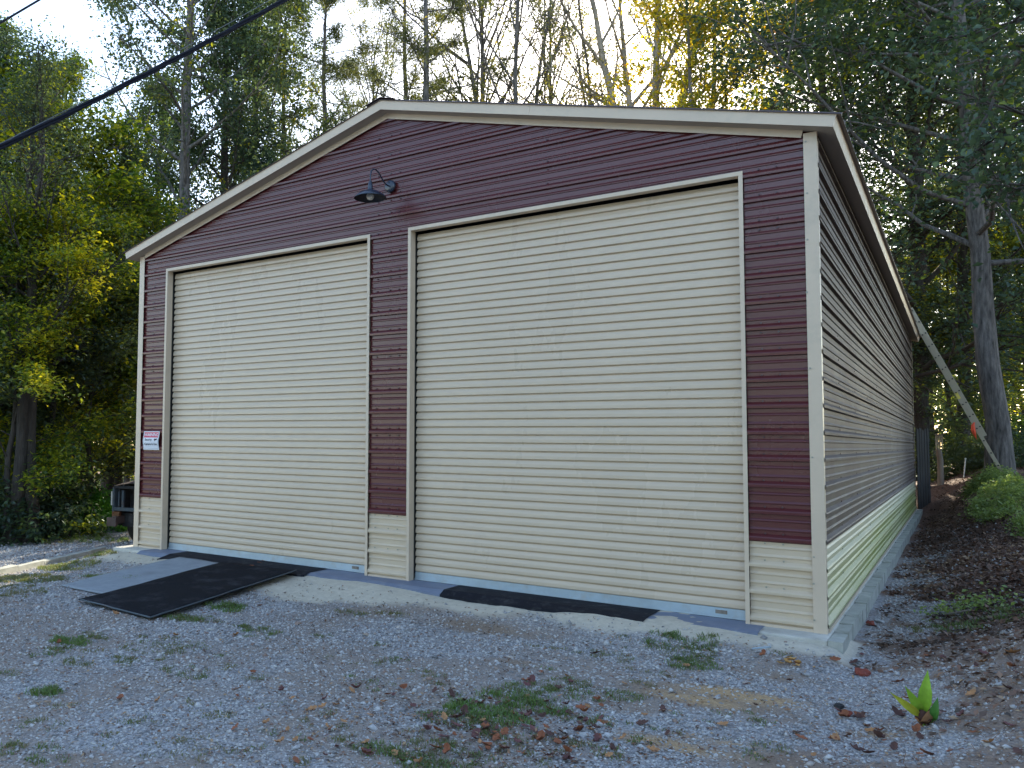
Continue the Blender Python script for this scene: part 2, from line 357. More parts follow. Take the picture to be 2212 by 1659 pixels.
def patch(name, pts, z, m, parent=None, th=.003, n=1):
    mb = MB(); k = len(pts)
    mb.add([(p[0], p[1], z) for p in pts]+[(p[0], p[1], z-th) for p in pts], [tuple(range(k))]+[(i, k+i, k+(i+1) % k, (i+1) % k) for i in range(k)])
    return mb.build(name, m, parent)
def wob(a, b, n=14, amp=.02, seed=1):
    r = random.Random(seed); return [(a[0]+(b[0]-a[0])*i/n+(r.uniform(-amp, amp) if 0 < i < n else 0), a[1]+(b[1]-a[1])*i/n+(r.uniform(-amp, amp) if 0 < i < n else 0)) for i in range(n+1)]

# sheet that follows the ground between two side lines
def drape(name, L0, L1, m, nu=30, nv=12, off=.012, wav=.004, th=.006, seed=1):
    zt0 = lambda p: max(float(gh(p[0], p[1])), -.012 if p[1] > -.55 else -9)
    L0 = np.array(L0, float); L1 = np.array(L1, float)
    def samp(Lp, t):
        k = len(Lp)-1; s = t*k; i = min(int(s), k-1); return Lp[i]+(Lp[i+1]-Lp[i])*(s-i)
    Vt = []
    for i in range(nu+1):
        a = samp(L0, i/nu); b = samp(L1, i/nu)
        for j in range(nv+1):
            p = a+(b-a)*j/nv; x, y = p[0], p[1]
            ex = .012*(vn(x*1.0, y*1.0, .23)-.5)*(1 if j in (0, nv) or i in (0, nu) else 0)
            zg = float(gh(x, y)); zl = (1-j/nv)*((1-i/nu)*zt0(L0[0])+i/nu*zt0(L0[-1]))+(j/nv)*((1-i/nu)*zt0(L1[0])+i/nu*zt0(L1[-1])); z = max(zg-.012, zl)+off+wav*(2*vn(x+seed*7, y, .35)-.3)
            Vt.append((x+ex*2, y+ex*2, z))
    Vt = np.array(Vt); nb = len(Vt); I_ = np.arange(nb).reshape(nu+1, nv+1)
    Ft = np.stack([I_[:-1, :-1], I_[1:, :-1], I_[1:, 1:], I_[:-1, 1:]], -1).reshape(-1, 4)
    V2 = np.vstack([Vt, Vt-[0, 0, th]])
    ring = list(I_[:, 0])+list(I_[-1, 1:])+list(I_[::-1, -1][1:])+list(I_[0, ::-1][1:-1])
    side = np.array([(ring[i], ring[i]+nb, ring[(i+1) % len(ring)]+nb, ring[(i+1) % len(ring)]) for i in range(len(ring))])
    return link(name, npmesh(name, V2, np.vstack([Ft, side]), m, False))
G = lambda px, py: on_ground(px, py)[:2]
gm_ = drape('grey_felt_mat', [G(130, 1268), (1.36, -.36)], [G(275, 1297), (2.26, -.40)], M['mat_grey'], seed=2, off=.018)
tag(gm_, 'pale grey mineral felt sheet lying on the gravel left of the black mat', 'ground mat')
bmn = drape('black_felt_mat', [G(172, 1303), (2.22, -.44)], [G(325, 1345), (3.38, -.36)], M['mat_black'], seed=3, off=.034, wav=.005, th=.01)
tag(bmn, 'large black felt mat sloping from the left garage door onto the gravel', 'ground mat')
mb = MB()   # rolled hem of the black mat
a, b, c_ = G(172, 1303), G(325, 1345), (3.38, -.36)
hp = [(a[0]+(b[0]-a[0])*i/8, a[1]+(b[1]-a[1])*i/8) for i in range(9)]
mb.tube([(x, y, float(gh(x, y))+.036+.006*rs.random()) for x, y in hp], .009, 6)
zb = float(gh(*b)); n_ = 14
hp = [(b[0]+(c_[0]-b[0])*i/n_, b[1]+(c_[1]-b[1])*i/n_, zb+(-.012-zb)*i/n_) for i in range(n_+1)]
mb.tube([(x, y, max(float(gh(x, y))-.012, z)+.038+.005*rs.random()) for x, y, z in hp], .008, 6)
mb.build('hem', M['truckblue'], bmn)
# painted areas on the slab apron
def strip(name, x0, x1, y1, y0a, y0b, m, lab, cat, seed, z):
    front = wob((x0, y0a), (x1, y0b), 18, .018, seed)
    mb = MB(); n = len(front)
    top = [(x0+(x1-x0)*i/(n-1), y1) for i in range(n)]
    zz = lambda x, y: (-.004 if y > -.245 else min(float(gh(x, y))+.006, -.006)) + z
    Vv = [(x, y, zz(x, y)) for x, y in front]+[(x, y, -.004+z) for x, y in top]
    mid = [(x, -.240, -.004+z) for x, y in top]; mb.add(mid+Vv[n:], [(i, i+1, n+i+1, n+i) for i in range(n-1)]); mb.add(Vv[:n]+mid, [(i, i+1, n+i+1, n+i) for i in range(n-1)])
    mb.add([(x, y, zz(x, y)-.03) for x, y in front]+Vv[:n], [(i, i+1, n+i+1, n+i) for i in range(n-1)])
    return mb.build(name, m, slab)
strip('painted_strip', .45, 8.32, .11, -.31, -.31, M['bluepaint'], '', '', 11, .004)
s1 = strip('coated_strip', 1.05, 3.50, .10, -.46, -.36, M['blackpaint'], '', '', 12, .010)
s2 = strip('coated_strip', 5.30, 7.42, .10, -.33, -.42, M['blackpaint'], '', '', 13, .010)
tag(s1, 'black coated strip in front of the left door'); tag(s2, 'black coated strip in front of the right door')

# ------------------------------------------------------------------ the garage
RIB, ZT, S, HE = .2286, .745, .2652, 4.2324
XR = 4.3795; C_ = 1/math.sqrt(1+S*S); O_, OE, T_ = .15, .14, .103
XA, XB, XC, XD, ZD = .5735, 4.1459, 4.6777, 8.2041, 3.988
garage = empty('metal_garage', (0, 0, 0))
tag(garage, 'large metal garage with maroon siding, cream trim and two cream roll-up doors', 'garage')
zs = lambda x: HE+S*(XR-abs(x-XR))
def profile(z0, z1, zlow_rib):
    """(z, n) breakpoints of ribbed sheet between z0 and z1, major ribs at zlow_rib + k*RIB"""
    P = []
    k = math.floor((z0-zlow_rib)/RIB)-1
    while zlow_rib+k*RIB < z1+.1:
        b = zlow_rib+k*RIB
        P += [(b-.024, 0), (b-.018, .031), (b+.004, .032), (b+.013, .027), (b+.036, 0)]
        for j in (1, 2):
            c = b+j*RIB/3; P += [(c-.011, 0), (c-.007, .009), (c+.001, .0095), (c+.007, .007), (c+.018, 0)]
        k += 1
    out = [(z0, float(np.interp(z0, [p[0] for p in P], [p[1] for p in P])))]
    out += [p for p in P if z0+1e-4 < p[0] < z1-1e-4]
    out += [(z1, float(np.interp(z1, [p[0] for p in P], [p[1] for p in P])))]
    return out
def panel(name, z0, z1, spans, m, mapf, cuts=()):
    pr = profile(z0, z1, ZT)
    zz = [p[0] for p in pr]; nn = [p[1] for p in pr]
    for c in cuts:
        if z0 < c < z1 and min(abs(c-z) for z in zz) > 1e-4:
            nn.append(float(np.interp(c, zz, nn))); zz.append(c); o_ = sorted(range(len(zz)), key=lambda i: zz[i]); zz = [zz[i] for i in o_]; nn = [nn[i] for i in o_]
    mb = MB()
    for i in range(len(zz)-1):
        a, b = zz[i], zz[i+1]
        for (l0, r0), (l1, r1) in spans(a+1e-6, b-1e-6):
            if r0-l0 < 1e-3 and r1-l1 < 1e-3: continue
            nseg = max(1, int((r0-l0)/1.5))
            for q in range(nseg):
                t0, t1 = q/nseg, (q+1)/nseg
                mb.quad(mapf(l0+(r0-l0)*t0, a, nn[i]), mapf(l0+(r0-l0)*t1, a, nn[i]), mapf(l1+(r1-l1)*t1, b, nn[i+1]), mapf(l1+(r1-l1)*t0, b, nn[i+1]))
    if mb.f:
        return mb.build(name, m, garage)
fmap = lambda u, z, n: (u, .030-n, z)
def gx(z):   # gable limits at height z
    if z <= HE: return (.02, W-.02)
    e = (z-HE)/S; return (min(XR, .02+e), max(XR, W-.02-e))
def fspans(a, b):
    la, ra = gx(a); lb, rb = gx(b)
    if a < ZD: return [((.02, XA), (.02, XA)), ((XB, XC), (XB, XC)), ((XD, W-.02), (XD, W-.02))]
    return [((la, ra), (lb, rb))]
APEX = HE+S*XR
courses = [(0.0, ZT, 'beige')]+[(ZT+.9144*i, min(ZT+.9144*(i+1), APEX), 'maroon') for i in range(6) if ZT+.9144*i < APEX]
for z0, z1, mn in courses:
    z1 = min(z1, APEX)
    if z0 < ZD-.6:    # split round the doors
        for (l, r) in ((.02, XA), (XB, XC), (XD, W-.02)):
            if z1 <= ZD:
                panel('siding_panel', z0-(.032 if mn == 'maroon' else 0), z1-.032, lambda a, b, l=l, r=r: [((l, r), (l, r))], M[mn], fmap)
        if z1 > ZD:
            panel('siding_panel', z0-.032, z1-.032, fspans, M[mn], fmap, cuts=(ZD, HE))
    else:
        panel('siding_panel', z0-.032, z1-.032 if z1 < APEX else APEX, fspans, M[mn], fmap, cuts=(ZD, HE))
def wall(mapf, length, top=HE, low='beige', up='maroon', gab=False):
    for z0, z1, mn in courses:
        if not gab and z0 >= top: continue
        z1 = min(z1, APEX if gab else top)
        sp = (lambda a, b: [(gx(a), gx(b))]) if gab else (lambda a, b: [((0.02, length), (0.02, length))])
        panel('siding_panel', z0-(.032 if mn == 'maroon' else 0), z1-.032 if z1 < (APEX if gab else top) else z1, sp, M[low] if mn == 'beige' else M[up], mapf, cuts=(HE,))
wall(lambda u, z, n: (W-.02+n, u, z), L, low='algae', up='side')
wall(lambda u, z, n: (.02-n, L-u, z), L)
wall(lambda u, z, n: (W-u, L-.02+n, z), W, gab=True)
# screws
def screws(name, pts, m, nrm):
    mb = MB(); nrm = Vector(nrm); u = nrm.orthogonal().normalized(); v = nrm.cross(u)
    for p in pts:
        p = Vector(p); R_ = .0085
        a = [p+u*(R_*math.cos(k*math.pi/3))+v*(R_*math.sin(k*math.pi/3)) for k in range(6)]
        b = [q+nrm*.006 for q in a]
        mb.add(a+b, [tuple(range(6, 12))]+[(k, (k+1) % 6, 6+(k+1) % 6, 6+k) for k in range(6)])
    o = mb.build(name, m, garage); o['kind'] = 'stuff'
rr_ = random.Random(8)
pts = []
for xc in (.30, 4.24, 4.42, 4.545, 6.35, 8.33, 8.47):
    for k in range(-2, 21):
        z = ZT+k*RIB+.042
        if z > zs(xc)-.12: continue
        if XA-.05 < xc < XB+.05 and z < ZD+.06: continue
        if XC-.05 < xc < XD+.05 and z < ZD+.06: continue
        pts.append((xc+rr_.uniform(-.004, .004), .02, z))
        if k % 4 == 0: pts.append((xc+rr_.uniform(-.004, .004), .02, z-.084))
screws('screws', [p for p in pts if p[2] > ZT-.03], M['screw'], (0, -1, 0)); screws('screws', [p for p in pts if p[2] <= ZT-.03], M['screwb'], (0, -1, 0))
pts = [(W-.02, y, ZT+k*RIB+.042) for y in np.arange(1.4, L, 1.52) for k in range(-2, 15)]
screws('screws', [p for p in pts if p[2] > ZT-.03], M['screw'], (1, 0, 0)); screws('screws', [p for p in pts if p[2] <= ZT-.03], M['screwb'], (1, 0, 0))
# corner trims (front right has visible laps)
def ltrim(x, sx, y, sy, z0, z1, e=0):
    mb = MB(); t = .004
    mb.box(min(x, x-sx*.1025), max(x, x-sx*.1025), min(y, y+sy*t)-(e if sy > 0 else -e), max(y, y+sy*t), z0, z1)
    xa, xb = sorted((x+sx*e*.5, x-sx*t))
    mb.box(xa, xb, min(y+sy*t, y+sy*.07), max(y+sy*t, y+sy*.07), z0, z1)
    o = mb.build('corner_trim', M['trim'], garage)
ltrim(W+.003, 1, -.004, 1, -.02, .285, .001); ltrim(W+.003, 1, -.004, 1, .285, 3.28, 0); ltrim(W+.003, 1, -.004, 1, 3.262, zs(W), .0025)
ltrim(-.003, -1, -.004, 1, -.01, zs(0)); ltrim(W+.003, 1, L+.004, -1, 0, zs(W)); ltrim(-.003, -1, L+.004, -1, 0, zs(0))
pts = [(W-.085+rr_.uniform(-.01, .01), -.0065, z) for z in (.10, .40, .62, 1.45, 2.2, 2.85, 3.30, 3.7, 4.15)]
screws('trim_screws', pts, M['screwb'], (0, -1, 0))
# base angle under the siding
for (l, r) in ((.1, XA), (XB, XC), (XD, W-.1)):
    mb = MB(); mb.box(l, r, .004, .018, -.004, .02); mb.build('base_trim', M['trim'], garage)
mb = MB(); mb.box(W-.012, W+.012, .07, L, -.004, .025); mb.build('base_trim', M['trim'], garage)
# sloping prisms for fascia, soffit, roof
def slope_box(x0, x1, y0, y1, n0, n1, verticalcut=True):
    """runs along the roof slope from x0 to x1 (same side of the ridge), between y0..y1, offset n0..n1 above the soffit plane"""
    sgn = 1 if (x0+x1)/2 > XR else -1
    nx_, nz_ = sgn*S*C_, C_
    def P(x, n, ridge):
        if ridge: return (x, zs(x)+n/C_)
        return (x+nx_*n, zs(x)+nz_*n)
    a, b = (x0, x1)
    ra, rb = abs(a-XR) < 1e-3, abs(b-XR) < 1e-3
    q = [P(a, n0, ra), P(b, n0, rb), P(b, n1, rb), P(a, n1, ra)]
    return [(q[0][0], y0, q[0][1]), (q[1][0], y0, q[1][1]), (q[1][0], y1, q[1][1]), (q[0][0], y1, q[0][1]),
            (q[3][0], y0, q[3][1]), (q[2][0], y0, q[2][1]), (q[2][0], y1, q[2][1]), (q[3][0], y1, q[3][1])]
def sbox(name, m, *a):
    mb = MB(); mb.hexa(slope_box(*a)); return mb.build(name, m, garage)
for x0, x1 in ((-OE, 1.9), (1.902, XR), (XR, 6.22), (6.222, W+OE)):
    sbox('gable_fascia', M['trim'], x0, x1, -O_, -O_+.004, 0, T_)
for x0, x1 in ((-OE, .9), (.903, XR), (XR, 6.0), (6.003, W+OE)):
    sbox('gable_soffit', M['soffit'], x0, x1, -O_+.004, .03, 0, .004)
for x0, x1 in ((.1, XR), (XR, W-.1)):
    sbox('rake_trim', M['trim'], x0, x1, -.010, -.004, -.062, 0)
    sbox('back_fascia', M['trim'], x0, x1, L+O_-.004, L+O_, 0, T_)
for sgn, xe, xw in ((1, W+OE, W), (-1, -OE, 0)):
    # eave fascia: thin plate square to the slope
    for y0, y1 in ((-O_+.004, 3.1), (3.103, 6.2), (6.203, 9.3), (9.303, 12.4), (12.403, 15.5), (15.503, L+O_-.004)):
        xa, xb = (xe-.004, xe) if sgn > 0 else (xe, xe+.004)
        sbox('eave_fascia', M['trim'], xa, xb, y0, y1, 0, T_)
        xa, xb = (xw, xe-.004) if sgn > 0 else (xe+.004, xw)
        sbox('eave_soffit', M['soffit'], xa, xb, max(y0, .032), y1, 0, .004)
# roof sheets with ribs running down the slope
def roof_sheet(y0, y1, sgn):
    mb = MB(); xe = W+OE+.035 if sgn > 0 else -OE-.035
    prof = []
    y = y0
    for k in range(4):
        b = y0+k*RIB
        prof += [(b+.0, .0), (b+.02, .0), (b+.034, .019), (b+.050, .019), (b+.064, 0)]
        for j in (1, 2): prof += [(b+.04+j*RIB/3-.014, 0), (b+.04+j*RIB/3, .004), (b+.04+j*RIB/3+.014, 0)]
    prof = [p for p in prof if p[0] <= y1]+[(y1, 0)]
    nx_, nz_ = sgn*S*C_, C_
    base = T_+.002
    def P(x, n, ridge): return (x, zs(x)+n/C_) if ridge else (x+nx_*n, zs(x)+nz_*n)
    for (ya, na), (yb, nb) in zip(prof[:-1], prof[1:]):
        if yb-ya < 1e-5: continue
        for (h0, h1) in ((0, 0),):
            a0 = P(XR, base+na, True); a1 = P(xe, base+na, False); b0 = P(XR, base+nb, True); b1 = P(xe, base+nb, False)
            a0l = P(XR, base-.002, True); a1l = P(xe, base-.002, False)
            mb.quad((a0[0], ya, a0[1]), (a1[0], ya, a1[1]), (b1[0], yb, b1[1]), (b0[0], yb, b0[1]))
            mb.quad((a1[0], ya, a1[1]), (a1l[0], ya, a1l[1]), (a1l[0], yb, a1l[1]), (b1[0], yb, b1[1]))
    a0 = P(XR, base, True); a1 = P(xe, base, False); c0 = P(XR, base-.003, True); c1 = P(xe, base-.003, False)
    mb.quad((a0[0], y0, a0[1]), (a1[0], y0, a1[1]), (c1[0], y0, c1[1]), (c0[0], y0, c0[1]))
    mb.quad((c0[0], y0, c0[1]), (c1[0], y0, c1[1]), (c1[0], y1, c1[1]), (c0[0], y1, c0[1]))
    return mb.build('roof_panel', M['roof'], garage)
y = -O_-.02
while y < L+O_-.2:
    for sgn in (1, -1): roof_sheet(y, min(y+.9144, L+O_+.02), sgn)
    y += .9144
mb = MB()
for sgn in (1, -1): mb.hexa(slope_box(*((XR, XR+.16) if sgn > 0 else (XR-.16, XR)), -O_-.03, L+O_+.03, T_+.022, T_+.026))
mb.build('ridge_cap', M['roof'], garage)
# ---- roll-up doors
PIT = .0856
sp_ = [(0, -.026), (.005, -.026), (.008, -.004), (.013, 0), (.043, -.0005), (.052, -.003), (.072, -.012), (.079, -.015), (.0815, -.026), (.0856, -.026)]
def rolldoor(xa, xb):
    door = empty('roll_up_door', ((xa+xb)/2, .13, 0)); door.parent = garage
    xl, xr = xa+.04, xb-.04; hw = (xr-xl)/2
    me = []
    for v_ in range(4):
        mb = MB(); r = random.Random(v_); js = [r.uniform(-.0012, .0012) for _ in range(7)]
        for (z0, n0), (z1, n1) in zip(sp_[:-1], sp_[1:]):
            for q in range(6):
                u0, u1 = -hw+2*hw*q/6, -hw+2*hw*(q+1)/6
                mb.quad((u0, -n0+js[q], z0), (u1, -n0+js[q+1], z0), (u1, -n1+js[q+1], z1), (u0, -n1+js[q], z1))
        me.append(mb.mesh('slat', M['door'], True))
    z = .085; k = 0
    while z < ZD-.125:
        link('slat', me[k % 4], door, (0, 0, z)); z += PIT; k += 1
    mb = MB()
    mb.box(-hw+.002, hw-.002, -.006, .01, .012, .088); mb.box(-hw+.002, hw-.002, -.020, .02, .004, .0118); mb.box(-hw+.002, hw-.002, -.026, -.0202, .004, .02)
    mb.build('bottom_bar', M['zinc'], door)
    mb = MB(); mb.box(-hw+.02, hw-.02, -.012, .015, -.006, .0035); mb.build('rubber_seal', M['rubber'], door)
    mb = MB(); mb.box(hw-.27, hw-.17, -.0085, -.0062, .035, .068); mb.build('sticker', M['post'], door)
    for s in (-1, 1):
        mb = MB(); a, b = sorted((s*(hw+.038), s*(hw+.002))); mb.box(a, b, -.032, -.012, 0, ZD-.02); mb.build('door_guide', M['dark'], door)
    # cream casing: two jambs and a head, each face + return
    for s in (-1, 1):
        x0 = s*(hw+.04)
        mb = MB(); a, b = sorted((x0+s*.0, x0-s*.036)); mb.box(a, b, -.136, -.132, -.012, ZD-.0355)
        a, b = sorted((x0-s*.032, x0-s*.036)); mb.box(a, b, -.1318, -.034, -.012, ZD-.0355)
        mb.build('jamb_trim', M['trim'], door)
    mb = MB(); mb.box(-hw-.04, hw+.04, -.1365, -.1325, ZD-.035, ZD+.002); mb.box(-hw-.04, hw+.04, -.1323, -.05, ZD-.035, ZD-.031)
    mb.build('head_trim', M['trim'], door)
rolldoor(XA, XB); rolldoor(XC, XD)
mb = MB(); mb.box(.06, W-.06, .5, .52, 0, 4.15); mb.build('gap_shade_sheet', M['dark'], garage)  # near-black sheet added so the gaps above the curtains read as deep shade

# ------------------------------------------------------------------ wall lamp
lp = empty('barn_wall_lamp', (4.4268, 0, 4.514)); tag(lp, 'dark blue gooseneck barn lamp with white bulb on the maroon gable', 'wall lamp')
SX, SY, SZ = 4.405, -.375, 4.298
mb = MB(); mb.lathe([(0, .030), (.045, .030), (.062, .024), (.072, .012), (.073, 0), (0.0, 0)], (4.4268, 0, 4.514), 28, axis='y')
mb.build('back_plate', M['lamp'], lp, True)
mb = MB()
for q in (-1, 1): mb.lathe([(0, .036), (.008, .036), (.008, .028)], (4.4268, -.0, 4.514+q*.04), 8, axis='y')
mb.build('mounting_screw', M['lampin'], lp)
arc = [(4.4268, -.02, 4.514), (4.426, -.06, 4.512), (4.424, -.10, 4.520), (4.421, -.145, 4.548), (4.418, -.19, 4.590), (4.415, -.235, 4.624), (4.411, -.285, 4.642), (4.408, -.325, 4.634), (4.406, -.358, 4.602), (4.405, -.372, 4.56), (4.405, SY, 4.50), (4.405, SY, 4.45)]
mb = MB(); mb.tube(arc, .0085, 10); mb.build('gooseneck', M['lamp'], lp, True)
mb = MB(); mb.lathe([(0, .195), (.012, .192), (.018, .18), (.022, .165), (.024, .15), (.026, .148), (.028, .13), (.030, .10), (.033, .085)], (SX, SY, SZ), 24)
mb.build('socket', M['lamp'], lp, True)
mb = MB(); mb.lathe([(.032, .088), (.05, .080), (.09, .066), (.13, .045), (.16, .020), (.178, .002), (.184, -.006), (.184, -.009)], (SX, SY, SZ), 36); mb.build('shade', M['lamp'], lp, True)
mb = MB(); mb.lathe([(.181, -.009), (.176, .0), (.158, .017), (.128, .041), (.09, .062), (.05, .075), (0, .078)], (SX, SY, SZ), 36); mb.build('shade_lining', M['lampin'], lp, True)
mb = MB(); mb.lathe([(0, -.030), (.018, -.028), (.034, -.018), (.043, 0.0), (.043, .02), (.034, .042), (.02, .065), (.016, .075)], (SX, SY, SZ+.0), 20); mb.build('bulb', M['bulb'], lp, True)
shift_children(lp)

# ------------------------------------------------------------------ warning sign on the ribs
sg = empty('warning_sign', (.345, -.006, 1.53)); tag(sg, 'small white warning sign with red band on the siding left of the doors', 'sign')
SW, SH = .335, .262
bend = lambda v: -.010*math.cos(v*math.pi*2/SH*1.0)*.9-.008
def sgrid(name, u0, u1, v0, v1, off, m, n=14):
    mb = MB()
    for i in range(n):
        a, b = v0+(v1-v0)*i/n, v0+(v1-v0)*(i+1)/n
        w0, w1 = .004*math.sin(a*22), .004*math.sin(b*22)
        mb.quad((u0+w0, bend(a)-off, a), (u1+w0, bend(a)-off, a), (u1+w1, bend(b)-off, b), (u0+w1, bend(b)-off, b))
    return mb.build(name, m, sg)
sgrid('plate', -SW/2, SW/2, -SH/2, SH/2, 0, M['white']); sgrid('plate_back', -SW/2, SW/2, -SH/2, SH/2, -.002, M['zinc'])
sgrid('red_band', -SW/2+.012, SW/2-.014, SH/2-.088, SH/2-.012, .0012, M['red'])
for z_ in (-SH/2+.018,): sgrid('border_line', -SW/2+.012, SW/2-.012, z_, z_+.003, .0012, M['ink'], 2)
for x_ in (-SW/2+.010, SW/2-.013): sgrid('border_line', x_, x_+.003, -SH/2+.018, SH/2-.088, .0012, M['ink'])
def text(s, size, u, v, m, off=.0022, stretch=1.0):
    c = bpy.data.curves.new('lettering', 'FONT'); c.body = s; c.size = size; c.align_x = 'CENTER'; c.align_y = 'CENTER'
    c.offset = size*.018
    o = bpy.data.objects.new('tmp', c); COL.objects.link(o); bpy.context.view_layer.update()
    me = bpy.data.meshes.new_from_object(o.evaluated_get(bpy.context.evaluated_depsgraph_get())); bpy.data.objects.remove(o)
    for vtx in me.vertices:
        x, y_ = vtx.co.x*stretch, vtx.co.y; b_ = v+y_
        vtx.co = (u+x+.004*math.sin(b_*22), bend(b_)-off, b_)
    me.materials.clear(); me.materials.append(m)
    o = link('lettering', me, sg); return o
text('WARNING', .062, 0, SH/2-.050, M['white']); text('Security', .046, -.05, .012, M['ink']); text('Camera In Use', .044, 0, -.052, M['ink'])
mb = MB(); yb = bend(.02)-.003
mb.box(.075, .118, yb-.001, yb, .004, .026); mb.box(.119, .134, yb-.001, yb, .010, .030); mb.box(.085, .095, yb-.001, yb, -.008, .0035)
mb.build('camera_symbol', M['ink'], sg)

# ------------------------------------------------------------------ kerb at the left
kb = empty('kerb', (0, 0, 0)); tag(kb, kind='structure')
ka = on_ground(-260, 1292); ke = on_ground(236, 1187)
kd = Vector((ke[0]-ka[0], ke[1]-ka[1], 0)); nk = int(kd.length/.62); kd.normalize()
kme = []
for v_ in range(3):
    mb = MB(); r = random.Random(v_+20); j = lambda: r.uniform(-.006, .006)
    mb.hexa([(0, -.07+j(), -.15), (.6, -.07+j(), -.15), (.6, .07+j(), -.15), (0, .07+j(), -.15), (0+j(), -.06+j(), .07+j()), (.6+j(), -.06+j(), .07+j()), (.6, .06+j(), .07+j()), (0, .06+j(), .07+j())])
    kme.append(mb.mesh('kerb_block', M['block']))
for k in range(nk):
    p = Vector(ka)+kd*(k*.62); o = link('kerb_block', kme[k % 3], kb, (p.x, p.y, float(gh(p.x, p.y))-.0), math.atan2(kd.y, kd.x)+rs.uniform(-.015, .015))

# ------------------------------------------------------------------ extension ladder leaning on the right eave
LF = np.array([10.53, 16.2, 0.0]); LF[2] = .93; LT = np.array([9.0, 16.2, 4.42])
dv = LT-LF; ll = np.linalg.norm(dv); dv /= ll; nv_ = np.array([dv[2], 0, -dv[0]])   # nv_: away from building
lad = empty('extension_ladder', LF); tag(lad, 'long pale extension ladder leaning on the far right eave of the garage', 'ladder')
def rail(y, a, b, off, wd=.068, th=.03):
    mb = MB(); p0 = LF+dv*a+nv_*off; p1 = LF+dv*b+nv_*off
    q = []
    for p in (p0, p1):
        for s, t in ((-1, -1), (1, -1), (1, 1), (-1, 1)): q.append(tuple(p+nv_*s*wd/2+np.array([0, t*th/2+y, 0])))
    mb.hexa(q); o = mb.build('side_rail', M['alu'], lad)
for y in (-.2, .2): rail(y, -.05, 3.95, -.037)
for y in (-.16, .16): rail(y, .95, ll+.5, .037)
for k in range(12):
    a = .25+k*.3048
    mb = MB(); p = LF+dv*a-nv_*.037; mb.tube([tuple(p+np.array([0, -.235, 0])), tuple(p+np.array([0, .235, 0]))], .017, 8); mb.build('rung', M['rung'], lad)
    if k > 1:
        mb = MB(); p = LF+dv*(a+.02)+nv_*.037; mb.tube([tuple(p+np.array([0, -.195, 0])), tuple(p+np.array([0, .195, 0]))], .017, 8); mb.build('rung', M['rung'], lad)
for k in range(12, 17):
    a = .25+k*.3048
    mb = MB(); p = LF+dv*(a+.02)+nv_*.037; mb.tube([tuple(p+np.array([0, -.195, 0])), tuple(p+np.array([0, .195, 0]))], .017, 8); mb.build('rung', M['rung'], lad)
mb = MB(); p = LF+dv*2.0-nv_*.037
mb.hexa([tuple(p+dv*s*.08+nv_*t*.03+np.array([0, y, 0])) for y, ss in ((-.2165, 0), (-.218, 0)) for s, t in ((-1, -1), (1, -1), (1, 1), (-1, 1))]); mb.build('warning_label', M['yellow'], lad)
shift_children(lad)
p = LF+dv*1.28-nv_*.03+np.array([0, -.25, 0])
mb = MB()
for k in range(4):
    o_ = np.array([.012*k-.03, .012*(k % 2), 0]); mb.tube([tuple(p+o_*.3+[0, .03, .03]), tuple(p+o_+[-.02, -.01, -.03]), tuple(p+o_*1.5+[-.01, 0, -.16]), tuple(p+o_*1.3+[.02, .01, -.27-.03*k])], [.008, .016, .02, .006], 6)
o = mb.build('rope_tail', M['orange'], None, True); tag(o, 'bright orange rope end hanging from the side of the ladder', 'rope')

# ------------------------------------------------------------------ dark board gate at the far end, post, pipe
gt = empty('board_gate', (9.1, 17.4, 0)); tag(gt, 'dark weathered board gate standing at the far end of the side wall', 'gate')
bme = []
for v_ in range(3):
    mb = MB(); r = random.Random(v_+5); h = 2.05+r.uniform(-.05, .05)
    mb.hexa([(-.045, 0, -.1), (.045, 0, -.1), (.045, .022, -.1), (-.045, .022, -.1), (-.045+r.uniform(-.01, .01), 0, h), (.04, 0, h-.03), (.04, .022, h-.03), (-.045, .022, h)]); bme.append(mb.mesh('board', M['fencew']))
for k in range(5):
    o = link('board', bme[k % 3], gt, (8.86+k*.05, L+.06+k*.10, -.05), math.atan2(.10, .05))
mb = MB(); mb.tube([(8.82, L+.10, 1.70), (9.08, L+.58, 1.72)], .022, 6); mb.build('gate_rail', M['fencew'], gt)
mb = MB(); mb.tube([(8.82, L+.10, .5), (9.08, L+.58, .52)], .022, 6); mb.build('gate_rail', M['fencew'], gt)
shift_children(gt)
pp = empty('wooden_post', (9.27, 18.6, .68)); tag(pp, 'short grey wooden post with striped top between gate and woods', 'post')
mb = MB(); mb.tube([(0, 0, -.2), (.01, 0, .5), (-.02, 0, .82)], [.075, .068, .062], 10); mb.build('shaft', M['post'], pp)
mb = MB(); mb.box(-.09, .09, -.09, .09, 1.17, 1.20); mb.build('cap', M['post'], pp)
for k in range(4): mb = MB(); mb.box(-.08+k*.042, -.055+k*.042, -.06, .06, .80, 1.17); mb.build('slat', M['alu'], pp)
tp = empty('stake', (9.75, 19.0, float(gh(9.75, 19)))); 
mb = MB(); mb.tube([(0, 0, -.1), (.06, 0, .48)], .016, 6); mb.build('rod', M['bulb'], tp)
mb = MB(); mb.lathe([(0, .03), (.02, .028), (.022, 0)], (.06, 0, .48), 8); mb.build('cap', M['bulb'], tp)
tag(tp, 'thin white stake standing in the leaves behind the post', 'stake')

